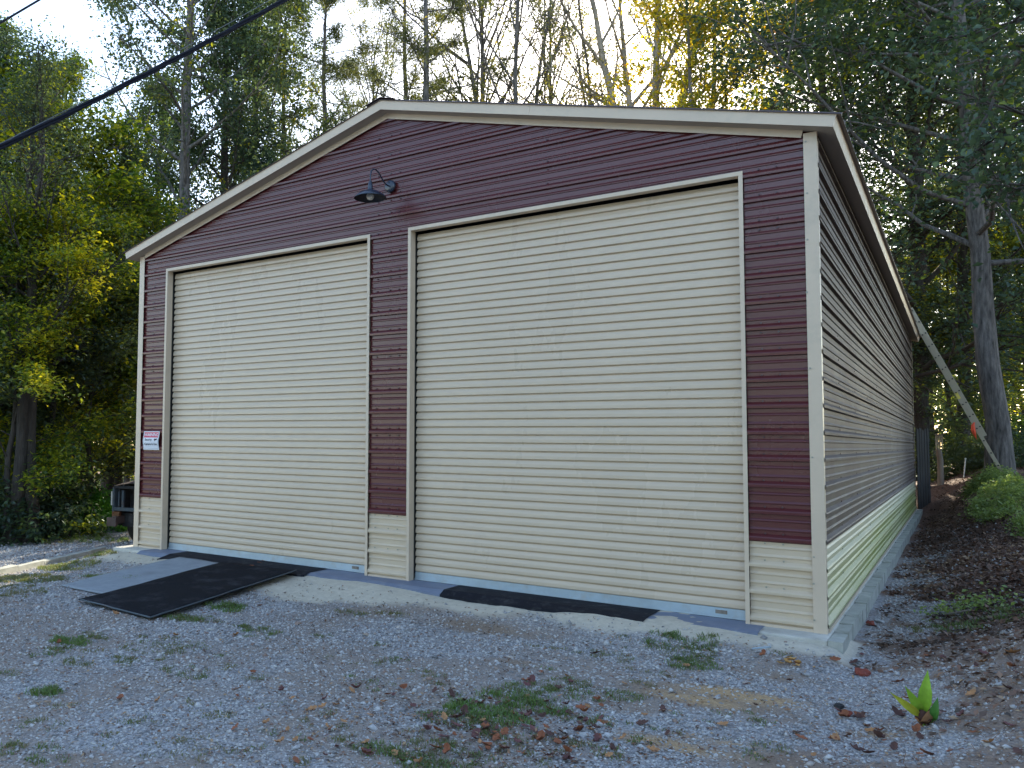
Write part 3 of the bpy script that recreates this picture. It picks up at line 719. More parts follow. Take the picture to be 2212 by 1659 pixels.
# ------------------------------------------------------------------ rusty truck behind the left corner
tz = float(gh(-2.5, 1.7))-.02
tr = empty('derelict_truck', (-1.84, 1.80, tz), rad(6)); tr.scale = (1, 1, 1.09); tag(tr, 'rusty derelict pickup truck with missing grille parked behind the garage corner', 'truck')
def P_(name, m, fn, smooth=False, par=None):
    mb = MB(); fn(mb); return mb.build(name, m, par or tr, smooth)
hw = .88
def hood(mb):
    n = 8
    for i in range(n):
        for j in range(4):
            def pt(a, b):
                u = a/n*2-1; y = b/4*1.15; return (u*(hw-.04), y, .99+.055*b/4+.065*(1-abs(u)**2.2)-(.04 if b == 0 else 0))
            mb.quad(pt(i, j), pt(i+1, j), pt(i+1, j+1), pt(i, j+1))
P_('hood', M['rust'], hood, True)
P_('header_panel', M['truckdark'], lambda mb: (mb.box(-hw+.03, hw-.03, 0, .05, .91, .955), mb.box(-hw, -hw+.02, .02, .06, .5, .9)))
P_('radiator_support', M['truckdark'], lambda mb: (mb.box(-hw+.16, hw-.16, .28, .32, .35, .9), mb.box(-.5, .5, .2, .27, .45, .85), mb.box(-hw+.1, -hw+.14, .05, .3, .3, .9)))
P_('lower_valance', M['truckblue'], lambda mb: (mb.box(-hw+.02, hw-.02, .0, .07, .545, .60), mb.box(-hw+.22, -hw+.27, .01, .05, .6, .88)))
for s in (-1, 1):
    P_('fender', M['truckblue'], lambda mb, s=s: (mb.box(*sorted((s*hw, s*(hw-.05))), .0, .25, .30, .92), mb.box(*sorted((s*hw, s*(hw-.04))), .25, 1.15, .72, 1.0), mb.box(*sorted((s*hw, s*(hw-.04))), 1.0, 1.35, .3, .72)))
    P_('headlight_frame', M['chrome'], lambda mb, s=s: mb.box(*sorted((s*(hw-.02), s*(hw+.015))), -.02, .06, .63, .86))
    P_('headlight_bracket', M['truckblue'], lambda mb, s=s: mb.box(*sorted((s*(hw-.16), s*(hw-.18))), -.01, .02, .63, .86))
    P_('turn_signal', M['lens'], lambda mb, s=s: mb.box(*sorted((s*(hw-.02), s*(hw-.2))), -.02, .03, .44, .53))
    w_ = P_('wheel', M['rubber'], lambda mb, s=s: mb.lathe([(.19, -.1), (.30, -.1), (.34, -.06), (.35, 0), (.34, .06), (.30, .1), (.19, .1)], (s*.72, .62, .30), 24, axis='x'), True)
    mb = MB(); mb.lathe([(0, .05), (.1, .06), (.19, .02), (.19, -.08), (0, -.08)], (s*.72, .62, .30), 16, axis='x'); mb.build('rim', M['rust'], w_, True)
    P_('wheel', M['rubber'], lambda mb, s=s: mb.lathe([(0, -.08), (.19, -.1), (.30, -.1), (.34, -.06), (.35, 0), (.34, .06), (.30, .1), (.19, .1), (0, .08)], (s*.72, 3.6, .30), 24, axis='x'), True)
P_('bumper_bracket', M['rust'], lambda mb: mb.box(-hw+.1, -hw+.2, -.088, .3, .34, .46)); P_('bumper_bracket', M['rust'], lambda mb: mb.box(hw-.2, hw-.1, -.12, .3, .34, .46)); P_('bumper_end', M['rust'], lambda mb: mb.box(-hw+.02, -hw+.24, -.14, -.09, .30, .44))
P_('frame_rail', M['truckdark'], lambda mb: (mb.box(-.45, -.36, .0, 4.4, .36, .48), mb.box(.36, .45, .0, 4.4, .36, .48), mb.box(-.8, .8, .56, .68, .25, .36)))
P_('engine', M['truckdark'], lambda mb: mb.box(-.74, .74, .12, .5, .28, .5))
def cab(mb):
    mb.hexa([(-hw, 1.2, .35), (hw, 1.2, .35), (hw, 2.5, .35), (-hw, 2.5, .35), (-hw, 1.2, 1.04), (hw, 1.2, 1.04), (hw, 2.5, 1.04), (-hw, 2.5, 1.04)])
    for a in ((-.8, 1.35), (.76, 1.35), (-.8, 2.42), (.76, 2.42)): mb.box(a[0], a[0]+.04, a[1], a[1]+.05, 1.04, 1.5)
    mb.box(-.8, .8, 1.35, 2.47, 1.5, 1.54)
P_('cab', M['rust'], cab)
P_('bed', M['rust'], lambda mb: (mb.box(-hw, -hw+.05, 2.55, 4.6, .4, 1.0), mb.box(hw-.05, hw, 2.55, 4.6, .4, 1.0), mb.box(-hw, hw, 2.55, 4.6, .4, .45), mb.box(-hw+.05, hw-.05, 4.55, 4.6, .45, 1.0)))

# ------------------------------------------------------------------ overhead cables
def cable(name, A, B, rs_, label, m, ext=(.5, .9), sag=.10, strands=1, gap=.016):
    A, B = np.array(A), np.array(B); d = B-A
    A2, B2 = A-d*ext[0], B+d*ext[1]; root = empty(name, A2); tag(root, label, 'cable')
    for q in range(strands):
        pts = []; n = 110 if strands > 1 else 30
        for i in range(n+1):
            t = i/n; p = A2+(B2-A2)*t; p = p-np.array([0, 0, sag*(1-(2*t-1)**2)])
            if strands > 1:
                a = t*2*math.pi*5+q*2*math.pi/strands; p = p+np.array([0, math.cos(a), math.sin(a)])*gap
            pts.append(tuple(p))
        mb = MB(); mb.tube(pts, rs_, 6); mb.build('strand', m, root, True)
    shift_children(root)
cable('service_cable', atd(0, 304, 6.6), atd(590, -6, 8.2), .0125, 'thick twisted black service cable crossing the upper left corner above the roof', M['cable'], strands=3, gap=.013, ext=(.35, .9))
cable('overhead_wire', atd(0, 46, 7.0), atd(72, 3, 7.3), .010, 'single dark wire cutting the very top left corner', M['cable'], ext=(4, 9), sag=.02)
cable('support_wire', atd(10, 292, 6.7), atd(560, -6, 8.6), .0035, 'thin grey wire running just above the thick service cable', M['steelcable'], ext=(.35, .9))

# ------------------------------------------------------------------ trees
def unit(v): return v/(np.linalg.norm(v)+1e-9)
class Tree:
    def __init__(s, seed): s.r = np.random.RandomState(seed); s.tubes = []; s.tw = []
    def path(s, p, d, Ln, n, up=.15, wob=.18):
        pts = [p]; d = unit(np.array(d, float)); st = Ln/n
        for i in range(n):
            d = unit(d+s.r.normal(0, wob, 3)*.5+np.array([0, 0, up])*.4); p = p+d*st; pts.append(p)
        return np.array(pts)
def grow(seed, H=18, r0=.22, clear=.3, spread=3.5, nb=34, up=.2, sub=6, tips=3, lean=(0, 0), prof='round', elev=(.1, .8), forks=0, curve=.10, twig=1.0):
    t = Tree(seed); r = t.r
    stems = []
    n = 14; zz = np.linspace(0, 1, n+1); wx = np.cumsum(r.normal(0, curve, n+1))*.5; wy = np.cumsum(r.normal(0, curve, n+1))*.5; wx -= wx[0]; wy -= wy[0]
    if forks:
        fz = r.uniform(.22, .42)
        main = np.stack([wx*.3+lean[0]*zz*fz*H, wy*.3+lean[1]*zz*fz*H, zz*H*fz], 1); t.tubes.append((main, np.linspace(r0*1.15, r0*.9, n+1)))
        for k in range(forks):
            a = 2*math.pi*k/forks+r.uniform(-.4, .4); dd = np.array([math.cos(a), math.sin(a), 0])*r.uniform(.14, .28)
            hh = H*(1-fz)*r.uniform(.8, 1.05); cx = np.cumsum(r.normal(0, curve, n+1))*.4; cy = np.cumsum(r.normal(0, curve, n+1))*.4
            P = main[-1]+np.stack([dd[0]*zz*hh+cx-cx[0], dd[1]*zz*hh+cy-cy[0], zz*hh], 1)
            stems.append((P, r0*r.uniform(.55, .75), 0.08, hh))
    else:
        P = np.stack([wx+lean[0]*zz*H, wy+lean[1]*zz*H, zz*H], 1); stems.append((P, r0, clear, H))
    for P, rr0, cl, hh in stems:
        R_ = rr0*(1-zz*.93)**.85+.012; R_[0] *= 1.25; t.tubes.append((P, R_))
        nbs = nb//len(stems)
        for i in range(nbs):
            q = cl+(1-cl)*((i+.6)/nbs)**.9
            k = q*n; j = min(int(k), n-1); p = P[j]+(P[j+1]-P[j])*(k-j)
            f = (q-cl)/(1-cl)
            pf = {'round': math.sin(math.pi*min(1, .18+.78*f))**.7, 'cone': 1-.8*f, 'vase': .55+.5*math.sin(math.pi*f*.9), 'wide': (1-f**2.2)*.9+.15}[prof]
            Ln = spread*pf*r.uniform(.7, 1.15); a = i*2.39996+r.uniform(-.5, .5); e = r.uniform(*elev)+.35*f
            d = np.array([math.cos(a)*math.cos(e), math.sin(a)*math.cos(e), math.sin(e)])
            B = t.path(p, d, Ln, 6, up, .22); br = min(rr0*(1-q*.85)*.42, .03+.018*Ln)
            t.tubes.append((B, np.linspace(br, .010, 7)))
            for m_ in range(sub):
                g_ = r.uniform(.25, 1); k2 = g_*6; j2 = min(int(k2), 5); p2 = B[j2]+(B[j2+1]-B[j2])*(k2-j2)
                d2 = unit(unit(B[j2+1]-B[j2])+r.normal(0, .65, 3)); L2 = Ln*r.uniform(.2, .42)*twig
                C = t.path(p2, d2, L2, 3, up*.6, .3); t.tubes.append((C, np.linspace(max(.006, br*.35), .004, 4)))
                t.tw.append(C[1:])
                for x in range(tips):
                    j3 = r.randint(1, 4); d3 = unit(unit(C[min(j3, 3)]-C[j3-1])+r.normal(0, .8, 3))
                    D = t.path(C[j3], d3, L2*r.uniform(.3, .6), 2, .0, .3); t.tw.append(D[1:]); t.tubes.append((D, np.array([.004, .003, .002])))
    return t
def tubemesh(name, tubes, m):
    VV, FF = [], []; b = 0
    for P, R_ in tubes:
        k = 9 if R_[0] > .1 else (5 if R_[0] > .02 else 3); n = len(P)
        T = np.gradient(P, axis=0); T /= np.linalg.norm(T, axis=1, keepdims=True)+1e-9
        ref = np.array([1., .3, 0]) if abs(T[0][2]) > .7 else np.array([0, 0, 1.])
        U = np.cross(T, ref); U /= np.linalg.norm(U, axis=1, keepdims=True)+1e-9; Wv = np.cross(T, U)
        a = np.arange(k)*2*np.pi/k
        ring = P[:, None, :]+(U[:, None, :]*np.cos(a)[None, :, None]+Wv[:, None, :]*np.sin(a)[None, :, None])*R_[:, None, None]
        if k == 9: ring += (np.sin(a*3+P[:, 2:3]*1.3)*.06*R_[:, None])[:, :, None]*U[:, None, :]
        VV.append(ring.reshape(-1, 3)); i = np.arange(n-1)[:, None]*k+b; c = np.arange(k)[None, :]; c1 = (c+1) % k
        FF.append(np.stack([i+c, i+c1, i+k+c1, i+k+c], -1).reshape(-1, 4)); b += n*k
    return npmesh(name, np.vstack(VV), np.vstack(FF), m, True)
def leafmesh(name, pts, n, size, m, seed, jit=.16, base=.35, spread=.3, flat=.5, asp=.5, clump=1.0, shape='leaf'):
    r = np.random.RandomState(seed); idx = r.randint(0, len(pts), n); p = pts[idx]+r.normal(0, jit, (n, 3))*[1, 1, .8]
    ct = r.rand(len(pts))
    nrm = r.normal(0, 1, (n, 3)); nrm[:, 2] = np.abs(nrm[:, 2])+flat; nrm /= np.linalg.norm(nrm, axis=1, keepdims=True)
    d = r.normal(0, 1, (n, 3)); d[:, 2] -= .5; d -= nrm*(d*nrm).sum(1, keepdims=True); d /= np.linalg.norm(d, axis=1, keepdims=True)+1e-9
    s = np.cross(nrm, d); sz = size*r.uniform(.6, 1.3, (n, 1)); fold = nrm*sz*.12
    a = p; b = p+d*sz*.45+s*sz*asp*.5+fold; c = p+d*sz; e = p+d*sz*.45-s*sz*asp*.5+fold
    V = np.stack([a, b, c, e], 1).reshape(-1, 3); k = np.arange(n)[:, None]*4
    F = np.vstack([k+[[0, 1, 2]], k+[[0, 2, 3]]])
    # slow colour drift through the crown plus leaf to leaf change
    drift = .5+.5*np.sin(p[:, 0]*.9+seed)*np.sin(p[:, 1]*.8+seed*2)*np.sin(p[:, 2]*.7+seed*3)
    tint = np.clip(base+spread*((ct[idx]-.5)*1.0+(r.rand(n)-.5)*.6+(drift-.5)*1.0), 0, 1)
    return npmesh(name, V, F, m, False, {'tint': np.repeat(tint, 4)})
def species(seed, leaves, size, lm, bark, lk={}, thick=1.0, **kw):
    t = grow(seed, **kw)
    t.tubes = [(P, R_*(thick if R_[0] < .08 else 1)) for P, R_ in t.tubes]; pts = np.vstack(t.tw)
    return {'trunk': tubemesh('trunk', t.tubes, M[bark]), 'crown': leafmesh('crown', pts, leaves, size, LM[lm], seed+100, **lk)}
SP = {}
SP['tallA'] = species(1, 26000, .13, 'green', 'bark', H=21, r0=.24, clear=.22, spread=4.2, nb=40, sub=7, lk=dict(base=.42, spread=.75, jit=.2))
SP['tallB'] = species(2, 25000, .13, 'green', 'barkdark', H=19, r0=.20, clear=.14, spread=3.8, nb=42, sub=7, prof='wide', lk=dict(base=.42, spread=.85, jit=.2))
SP['darkA'] = species(3, 30000, .14, 'dark', 'barkdark', H=17, r0=.22, clear=.10, spread=3.9, nb=42, sub=7, prof='wide', lk=dict(base=.45, spread=.7, jit=.2))
SP['sap'] = species(4, 20000, .12, 'yellow', 'barkdark', H=7.5, r0=.07, clear=.12, spread=2.6, nb=26, sub=5, up=.05, lk=dict(base=.6, spread=.9, jit=.16, flat=1.1))  # high base tint: sunlit yellow patches put into the leaf colour
SP['sapB'] = species(14, 22000, .13, 'green', 'barkdark', H=6.5, r0=.06, clear=.08, spread=2.5, nb=26, sub=5, up=.05, lk=dict(base=.5, spread=.8, jit=.18, flat=1.1))
SP['thinA'] = species(5, 10000, .115, 'olive', 'bark', H=22, r0=.21, clear=.22, spread=5.4, nb=46, sub=7, tips=3, up=.18, elev=(.3, .95), prof='vase', thick=1.5, lk=dict(base=.45, spread=.8, jit=.12))
SP['thinB'] = species(6, 10000, .115, 'olive', 'bark', H=21, r0=.20, clear=.2, spread=5.0, nb=48, sub=7, tips=3, up=.18, elev=(.3, .9), prof='vase', forks=3, thick=1.5, lk=dict(base=.6, spread=.9, jit=.12))
SP['fork'] = species(7, 10000, .12, 'olive', 'barkpale', H=22, r0=.30, spread=5.0, nb=40, sub=7, tips=2, up=.18, elev=(.3, .95), prof='vase', forks=4, thick=1.5, lk=dict(base=.7, spread=.8, jit=.12))
SP['pine'] = species(8, 32000, .17, 'olive', 'bark', H=22, r0=.2, clear=.35, spread=3.3, nb=36, sub=4, tips=3, up=.05, elev=(-.1, .4), prof='round', lk=dict(base=.3, spread=.5, jit=.12, asp=.10, flat=0))
SP['gold'] = species(9, 12000, .12, 'gold', 'bark', H=13, r0=.12, clear=.2, spread=3.0, nb=34, sub=5, lk=dict(base=.45, spread=.9, jit=.16))
SP['stout'] = species(15, 6000, .105, 'green', 'barkdark', H=13, r0=.19, clear=.32, spread=2.9, nb=30, sub=7, prof='wide', lk=dict(base=.45, spread=.9, jit=.3))
SP['oak'] = species(10, 46000, .15, 'dark', 'bark', H=19, r0=.25, clear=.26, spread=6.5, nb=50, sub=11, up=.08, lean=(-.042, -.03), prof='wide', elev=(-.1, .6), curve=.12, lk=dict(base=.42, spread=.8, jit=.24, asp=.6))
SP['bigdark'] = species(12, 30000, .15, 'dark', 'barkdark', H=18, r0=.3, clear=.15, spread=5.6, nb=52, sub=10, up=.1, prof='wide', elev=(-.05, .6), lk=dict(base=.42, spread=.85, jit=.26, asp=.6))
SP['limb'] = species(11, 17000, .13, 'dark', 'barkdark', H=14, r0=.28, clear=.34, spread=4.2, nb=34, sub=10, up=.0, prof='wide', elev=(-.15, .4), lk=dict(base=.45, spread=.8, jit=.2, asp=.6))
LB = {'tallA': ('tall_tree', 'tall green broadleaf tree'), 'tallB': ('tall_tree', 'tall tree with green and yellowing leaves'), 'darkA': ('dense_tree', 'dense dark green tree'),
      'sap': ('young_tree', 'young understory tree with leaves coloured sunlit yellow-green'), 'sapB': ('young_tree', 'young understory tree with green leaves'), 'thinA': ('sparse_tree', 'thinly leaved tall tree with upright branches'),
      'thinB': ('sparse_tree', 'thinly leaved tree with several stems'), 'fork': ('forked_tree', 'pale forked tree'), 'pine': ('pine_tree', 'pine tree with open tufted boughs'),
      'gold': ('golden_tree', 'tree with golden autumn leaves'), 'oak': ('oak_tree', 'big spreading dark oak with grey trunk'), 'stout': ('stout_tree', 'tree with a thick bare dark trunk'), 'bigdark': ('broad_tree', 'broad dense dark tree'), 'limb': ('overhanging_tree', 'dark tree whose boughs hang in')}
def tree(sp, px, dep, sc=1, rot=0, lab='', group=None, zoff=0):
    p = atd(px, 953, dep); z = float(gh(p[0], p[1]))+zoff
    nm, base = LB[sp]; root = empty(nm, (p[0], p[1], z-.1), rot); root.scale = (sc,)*3
    tag(root, (base+' '+lab).strip(), 'tree', group)
    for part in ('trunk', 'crown'): link(part, SP[sp][part], root)
    return root
GL, GR, GM = 'trees of the woods left of the garage', 'trees of the woods right of the garage', 'trees standing behind the garage roof'
rt = random.Random(77)
# (species, display px, depth, scale, label end, group)
TR = [
 ('stout', 40, 15.0, .66, 'left one of the pair behind the kerb', GL), ('stout', 72, 15.1, .70, 'right one of the pair behind the kerb', GL), ('stout', 5, 18.5, .85, 'behind the pair at the left edge', GL), ('stout', 240, 21, .74, 'straight above the truck', GL), ('sap', 175, 20, 1.1, 'in the middle of the left woods', GL), ('sap', 70, 19, 1.35, 'behind the trunk pair', GL),
 ('tallB', 45, 17.5, .50, 'at the left edge behind the kerb', GL), ('darkA', -120, 17.5, .66, 'cut by the left edge of the woods', GL), ('tallB', 262, 20.5, .52, 'nearest the rusty truck', GL),
 ('sap', 20, 15.0, .78, 'lowest at the left edge', GL), ('sap', 110, 16.5, .9, 'behind the grass patch by the kerb', GL), ('sapB', 190, 17.5, .95, 'beside the green bush', GL),
 ('sap', 255, 20.5, 1.05, 'against the left corner of the garage', GL), ('sapB', -60, 15.8, .9, 'partly outside the left edge', GL),
 ('tallA', 130, 25, .66, 'second row back at left, below the sky gap', GL), ('darkA', 20, 27, .85, 'deep in the left woods', GL), ('tallB', -60, 29, .95, 'far left in the second row', GL),
 ('sap', 150, 24, 1.2, 'in the second row of the left woods', GL), ('sapB', 60, 26, 1.3, 'deep in the left woods', GL), ('sap', 240, 28, 1.3, 'far back beside the garage', GL),
 ('tallA', 395, 24, 1.0, 'rising over the left eave', GM), ('darkA', 475, 26, 1.05, 'over the left roof slope', GM), ('tallB', 520, 29, 1.1, 'over the middle of the left roof slope', GM), ('tallA', 610, 33, .95, 'second tree left of the ridge', GM),
 ('darkA', 335, 31, .95, 'behind the left eave trees', GM), ('darkA', 640, 30, .62, 'low beside the ridge', GM), ('darkA', 560, 25, .62, 'low over the left roof slope', GM),
 ('pine', 700, 33, 1.0, 'left of the ridge', GM), ('pine', 875, 34, 1.05, 'first pine right of the ridge', GM), ('pine', 925, 30, 1.05, 'second pine right of the ridge', GM),
 ('thinA', 1040, 33, 1.0, 'left of the dark stem', GM), ('thinB', 1095, 31, 1.05, 'with a dark stem above the right roof slope', GM), ('thinA', 1190, 35, .95, 'right of the dark stem', GM), 
 ('thinB', 1330, 33, .95, 'just left of the pale forked tree', GM), ('thinA', 800, 38, .95, 'straight behind the ridge', GM), ('fork', 1405, 29, 1.0, 'rising over the right roof slope', GM), ('gold', 1290, 42, .62, 'low over the right roof slope', GM), ('gold', 1500, 24, 1.15, 'beside the pale forked tree', GM), ('gold', 1575, 25, 1.3, 'at the edge of the dark broad tree', GM),
 ('gold', 1440, 40, .8, 'behind the pale forked tree', GM),
 ('bigdark', 1790, 27, 1.0, 'over the right end of the roof', GR), ('tallA', 1800, 33, 1.0, 'behind the right eave', GR), ('bigdark', 1985, 26, 1.0, 'above the far end of the side wall', GR),
 ('oak', 2158, 20, 1.0, 'right of the ladder', GR), ('limb', 2530, 12, .95, 'from beyond the right edge', GR), ('tallB', 2080, 27, 1.0, 'with a slim trunk behind the ladder', GR), ('tallA', 2290, 26, 1.0, 'beyond the right edge of the oak', GR),
 ('tallB', 2010, 33, .9, 'behind the wooden post', GR), ('sap', 2230, 27, 1.0, 'behind the oak at the right edge', GR), ('sapB', 2060, 30, 1.2, 'behind the ladder', GR), ('sap', 2150, 35, 1.2, 'deep in the right woods', GR), ('sapB', 1990, 26, .9, 'close behind the board gate', GR),
 ('tallA', 2150, 40, 1.0, 'deep in the right woods', GR), ('darkA', 2300, 34, .9, 'far right in the woods', GR),
]
for i, (sp, px, dep, sc, lab, gr) in enumerate(TR): tree(sp, px, dep, sc, rt.uniform(0, 6.28) if sp != 'oak' else 0, lab, gr)

# the far wood that reads as one mass
r = np.random.RandomState(31); n = 80000
ang = r.uniform(-1.0, .75, n); dist = r.uniform(46, 72, n); f2 = FW*[1, 1, 0]; f2 /= np.linalg.norm(f2); r2 = np.array([f2[1], -f2[0], 0])
cx_ = CAM[0]+dist*(np.cos(ang)*f2[0]+np.sin(ang)*r2[0]); cy_ = CAM[1]+dist*(np.cos(ang)*f2[1]+np.sin(ang)*r2[1])
top = 3.5+7.5*vn(cx_, cy_, 5)+3*vn(cx_, cy_, 1.7)
hz = r.rand(n)**1.15*top
Pw = np.stack([cx_, cy_, gh(cx_, cy_)*.8+hz-.5], 1)
fw_ = link('distant_wood', leafmesh('distant_wood', Pw, n, .42, LM['green'], 55, jit=.1, base=.5, spread=.9, flat=.1)); tag(fw_, 'far off mass of green woodland foliage behind all the trees', 'woods', kind='stuff')
# the woods on the other side of the yard, mirrored in the painted steel
n = 44000; ang = r.uniform(-1.45, 1.45, n); dist = r.uniform(24, 36, n)
cx_ = CAM[0]-dist*(np.cos(ang)*f2[0]+np.sin(ang)*r2[0]); cy_ = CAM[1]-dist*(np.cos(ang)*f2[1]+np.sin(ang)*r2[1])
hz = r.rand(n)*(8.5+7*vn(cx_, cy_, 4)); Pw = np.stack([cx_, cy_, gh(cx_, cy_)+hz], 1)
fb_ = link('opposite_wood', leafmesh('opposite_wood', Pw, n, .5, LM['dark'], 56, jit=.1, base=.4, spread=.9, flat=.1)); tag(fb_, 'dark green woodland on the far side of the yard', 'woods', kind='stuff')
mbt = []
for k in range(110):
    a = r.uniform(-.9, .7); d = r.uniform(38, 60); x = CAM[0]+d*(math.cos(a)*f2[0]+math.sin(a)*r2[0]); y = CAM[1]+d*(math.cos(a)*f2[1]+math.sin(a)*r2[1]); z = float(gh(x, y))
    hgt = r.uniform(9, 17); mbt.append((np.array([[x+r.normal(0, .15)*q, y+r.normal(0, .15)*q, z-1+hgt*q/5] for q in range(6)]), np.linspace(r.uniform(.08, .2), .03, 6)))
ft = link('distant_trunks', tubemesh('distant_trunks', mbt, M['barkdark'])); tag(ft, 'many thin dark trunks deep in the woods', 'woods', kind='stuff')

# ------------------------------------------------------------------ bushes and ground cover
def bush(name, c, rx, ry, h, n, size, lm, seed, lab, cat='bush', base=.5, spread=.6, kind=None, stems=14):
    r = np.random.RandomState(seed); k = 260
    a = r.uniform(0, 6.28, k); q = np.sqrt(r.rand(k)); x = q*np.cos(a)*rx; y = q*np.sin(a)*ry; z = r.rand(k)*h*(1-q**2*.75)
    gx_ = gh(c[0]+x, c[1]+y)-gh(c[0], c[1]); pts = np.stack([x, y, z+gx_], 1)
    root = empty(name, (c[0], c[1], float(gh(c[0], c[1])))) 
    link('foliage', leafmesh('foliage', pts, n, size, LM[lm], seed, jit=.06, base=base, spread=spread, flat=.8, asp=.6), root)
    tb = []
    for i in range(stems):
        p = pts[r.randint(k)]; g0 = np.array([p[0]*.6, p[1]*.6, float(gh(c[0]+p[0]*.6, c[1]+p[1]*.6)-gh(c[0], c[1]))-.03]); tb.append((np.array([g0, (g0+p)/2+r.normal(0, .03, 3), p]), np.array([.008, .006, .003])))
    tag(link('stems', tubemesh('stems', tb, M['barkdark']), root), kind='stuff')
    tag(root, lab, cat, kind=kind); return root
LM['bright'] = leaf_mat('bright_green_leaves', [(0, (.05, .15, .025)), (.5, (.09, .25, .035)), (1, (.20, .38, .05))], .4, (1.6, 1.7, .8))
LM['sage'] = leaf_mat('pale_green_leaves', [(0, (.13, .18, .06)), (.5, (.27, .34, .11)), (1, (.44, .48, .18))], .4, (1.5, 1.6, .8))
bc = atd(196, 1150, 17.2); bush('green_bush', (bc[0], bc[1]), 1.0, .8, .95, 9000, .07, 'bright', 41, 'bright green leafy bush left of the rusty truck')
bush('leafy_ground_bush', (10.42, 11.2), .62, 2.6, .42, 9000, .055, 'sage', 42, 'pale green low bush on the bank below the ladder foot')
bush('leafy_ground_bush', (10.66, 7.4), .35, 1.3, .30, 4200, .05, 'sage', 43, 'nearer pale green low bush cut by the right edge')
bush('leafy_ground_bush', (10.2, 15.8), .45, .9, .35, 3500, .06, 'sage', 44, 'small grey-green bush right at the ladder foot', base=.3)
bush('weed_clump', (9.75, 1.9), .36, .35, .09, 420, .045, 'sage', 45, 'low weed clump in the gravel right of the block edge', base=.35)
for i, (px, dep, s_, lb) in enumerate([(30, 14.6, 1, 'left of the double trunk'), (120, 15.2, .9, 'between double trunk and green bush'), (-60, 14.4, 1.1, 'at the left edge of the woods')]):
    c = atd(px, 953, dep+.9); bush('understory_shrub', (c[0], c[1]), 1.3*s_, .8, 1.3*s_, 3600, .10, 'dark', 50+i, 'loose shrub '+lb, 'shrub', stems=20)
for i, (x, y, s_, lb) in enumerate([(9.9, 21, 1, 'behind the white stake'), (10.8, 20, 1.0, 'at the foot of the big oak'), (11.3, 23, 1.3, 'behind the big oak'), (9.2, 24, 1.2, 'behind the wooden post')]):
    bush('understory_shrub', (x, y), 1.1*s_, 1.1, 1.1*s_, 3400, .10, 'green' if i != 2 else 'yellow', 60+i, 'loose green shrub '+lb, 'shrub', stems=20, base=.4)

# grass: one stuff object of blades
def blades(centers, name, lab, m, seed):
    r = np.random.RandomState(seed); A = []
    for (x, y, rx, ry, n, h, tn) in centers:
        # tufts inside the patch
        k = max(3, n//14); a = r.uniform(0, 6.28, k); q = np.sqrt(r.rand(k)); tx = x+np.cos(a)*q*rx; ty = y+np.sin(a)*q*ry; tw_ = r.rand(k)**1.6+.05; tw_ /= tw_.sum()
        j = r.choice(k, n, p=tw_); bx = tx[j]+r.normal(0, .024, n); by = ty[j]+r.normal(0, .024, n)
        A.append(np.stack([bx, by, np.full(n, h)*r.uniform(.5, 1.2, n), np.clip(tn+r.normal(0, .26, n), 0, 1)], 1))
    A = np.vstack(A); n = len(A); b = np.stack([A[:, 0], A[:, 1], ghn(A[:, 0], A[:, 1])-.004], 1)
    a = r.uniform(0, 6.28, n); ln = r.normal(0, .5, (n, 2)); hh = A[:, 2:3]
    w_ = np.stack([np.cos(a), np.sin(a), 0*a], 1)*.0028
    mid = b+np.concatenate([ln*hh*.35, hh*.6], 1); tip = b+np.concatenate([ln*hh*1.0, hh*.85], 1)
    V = np.stack([b-w_, b+w_, mid+w_*.8, tip, mid-w_*.8], 1).reshape(-1, 3); k = np.arange(n)[:, None]*5
    F = np.vstack([k+[[0, 1, 2]], k+[[0, 2, 4]], k+[[4, 2, 3]]])
    o = link(name, npmesh(name, V, F, m, False, {'tint': np.repeat(A[:, 3], 5)})); tag(o, lab, 'grass', kind='stuff'); return o
LM['grass'] = leaf_mat('grass_blades', [(0, (.24, .19, .10)), (.35, (.15, .15, .065)), (.7, (.105, .17, .045)), (1, (.15, .26, .06))], .35, (1.5, 1.6, .8))
def gp(px, py, rx, ry, n, h=.045, tn=.7):
    p = G(px, py); return (p[0], p[1], rx*1.15, ry*1.5, int(n*.85), h, tn-.12)
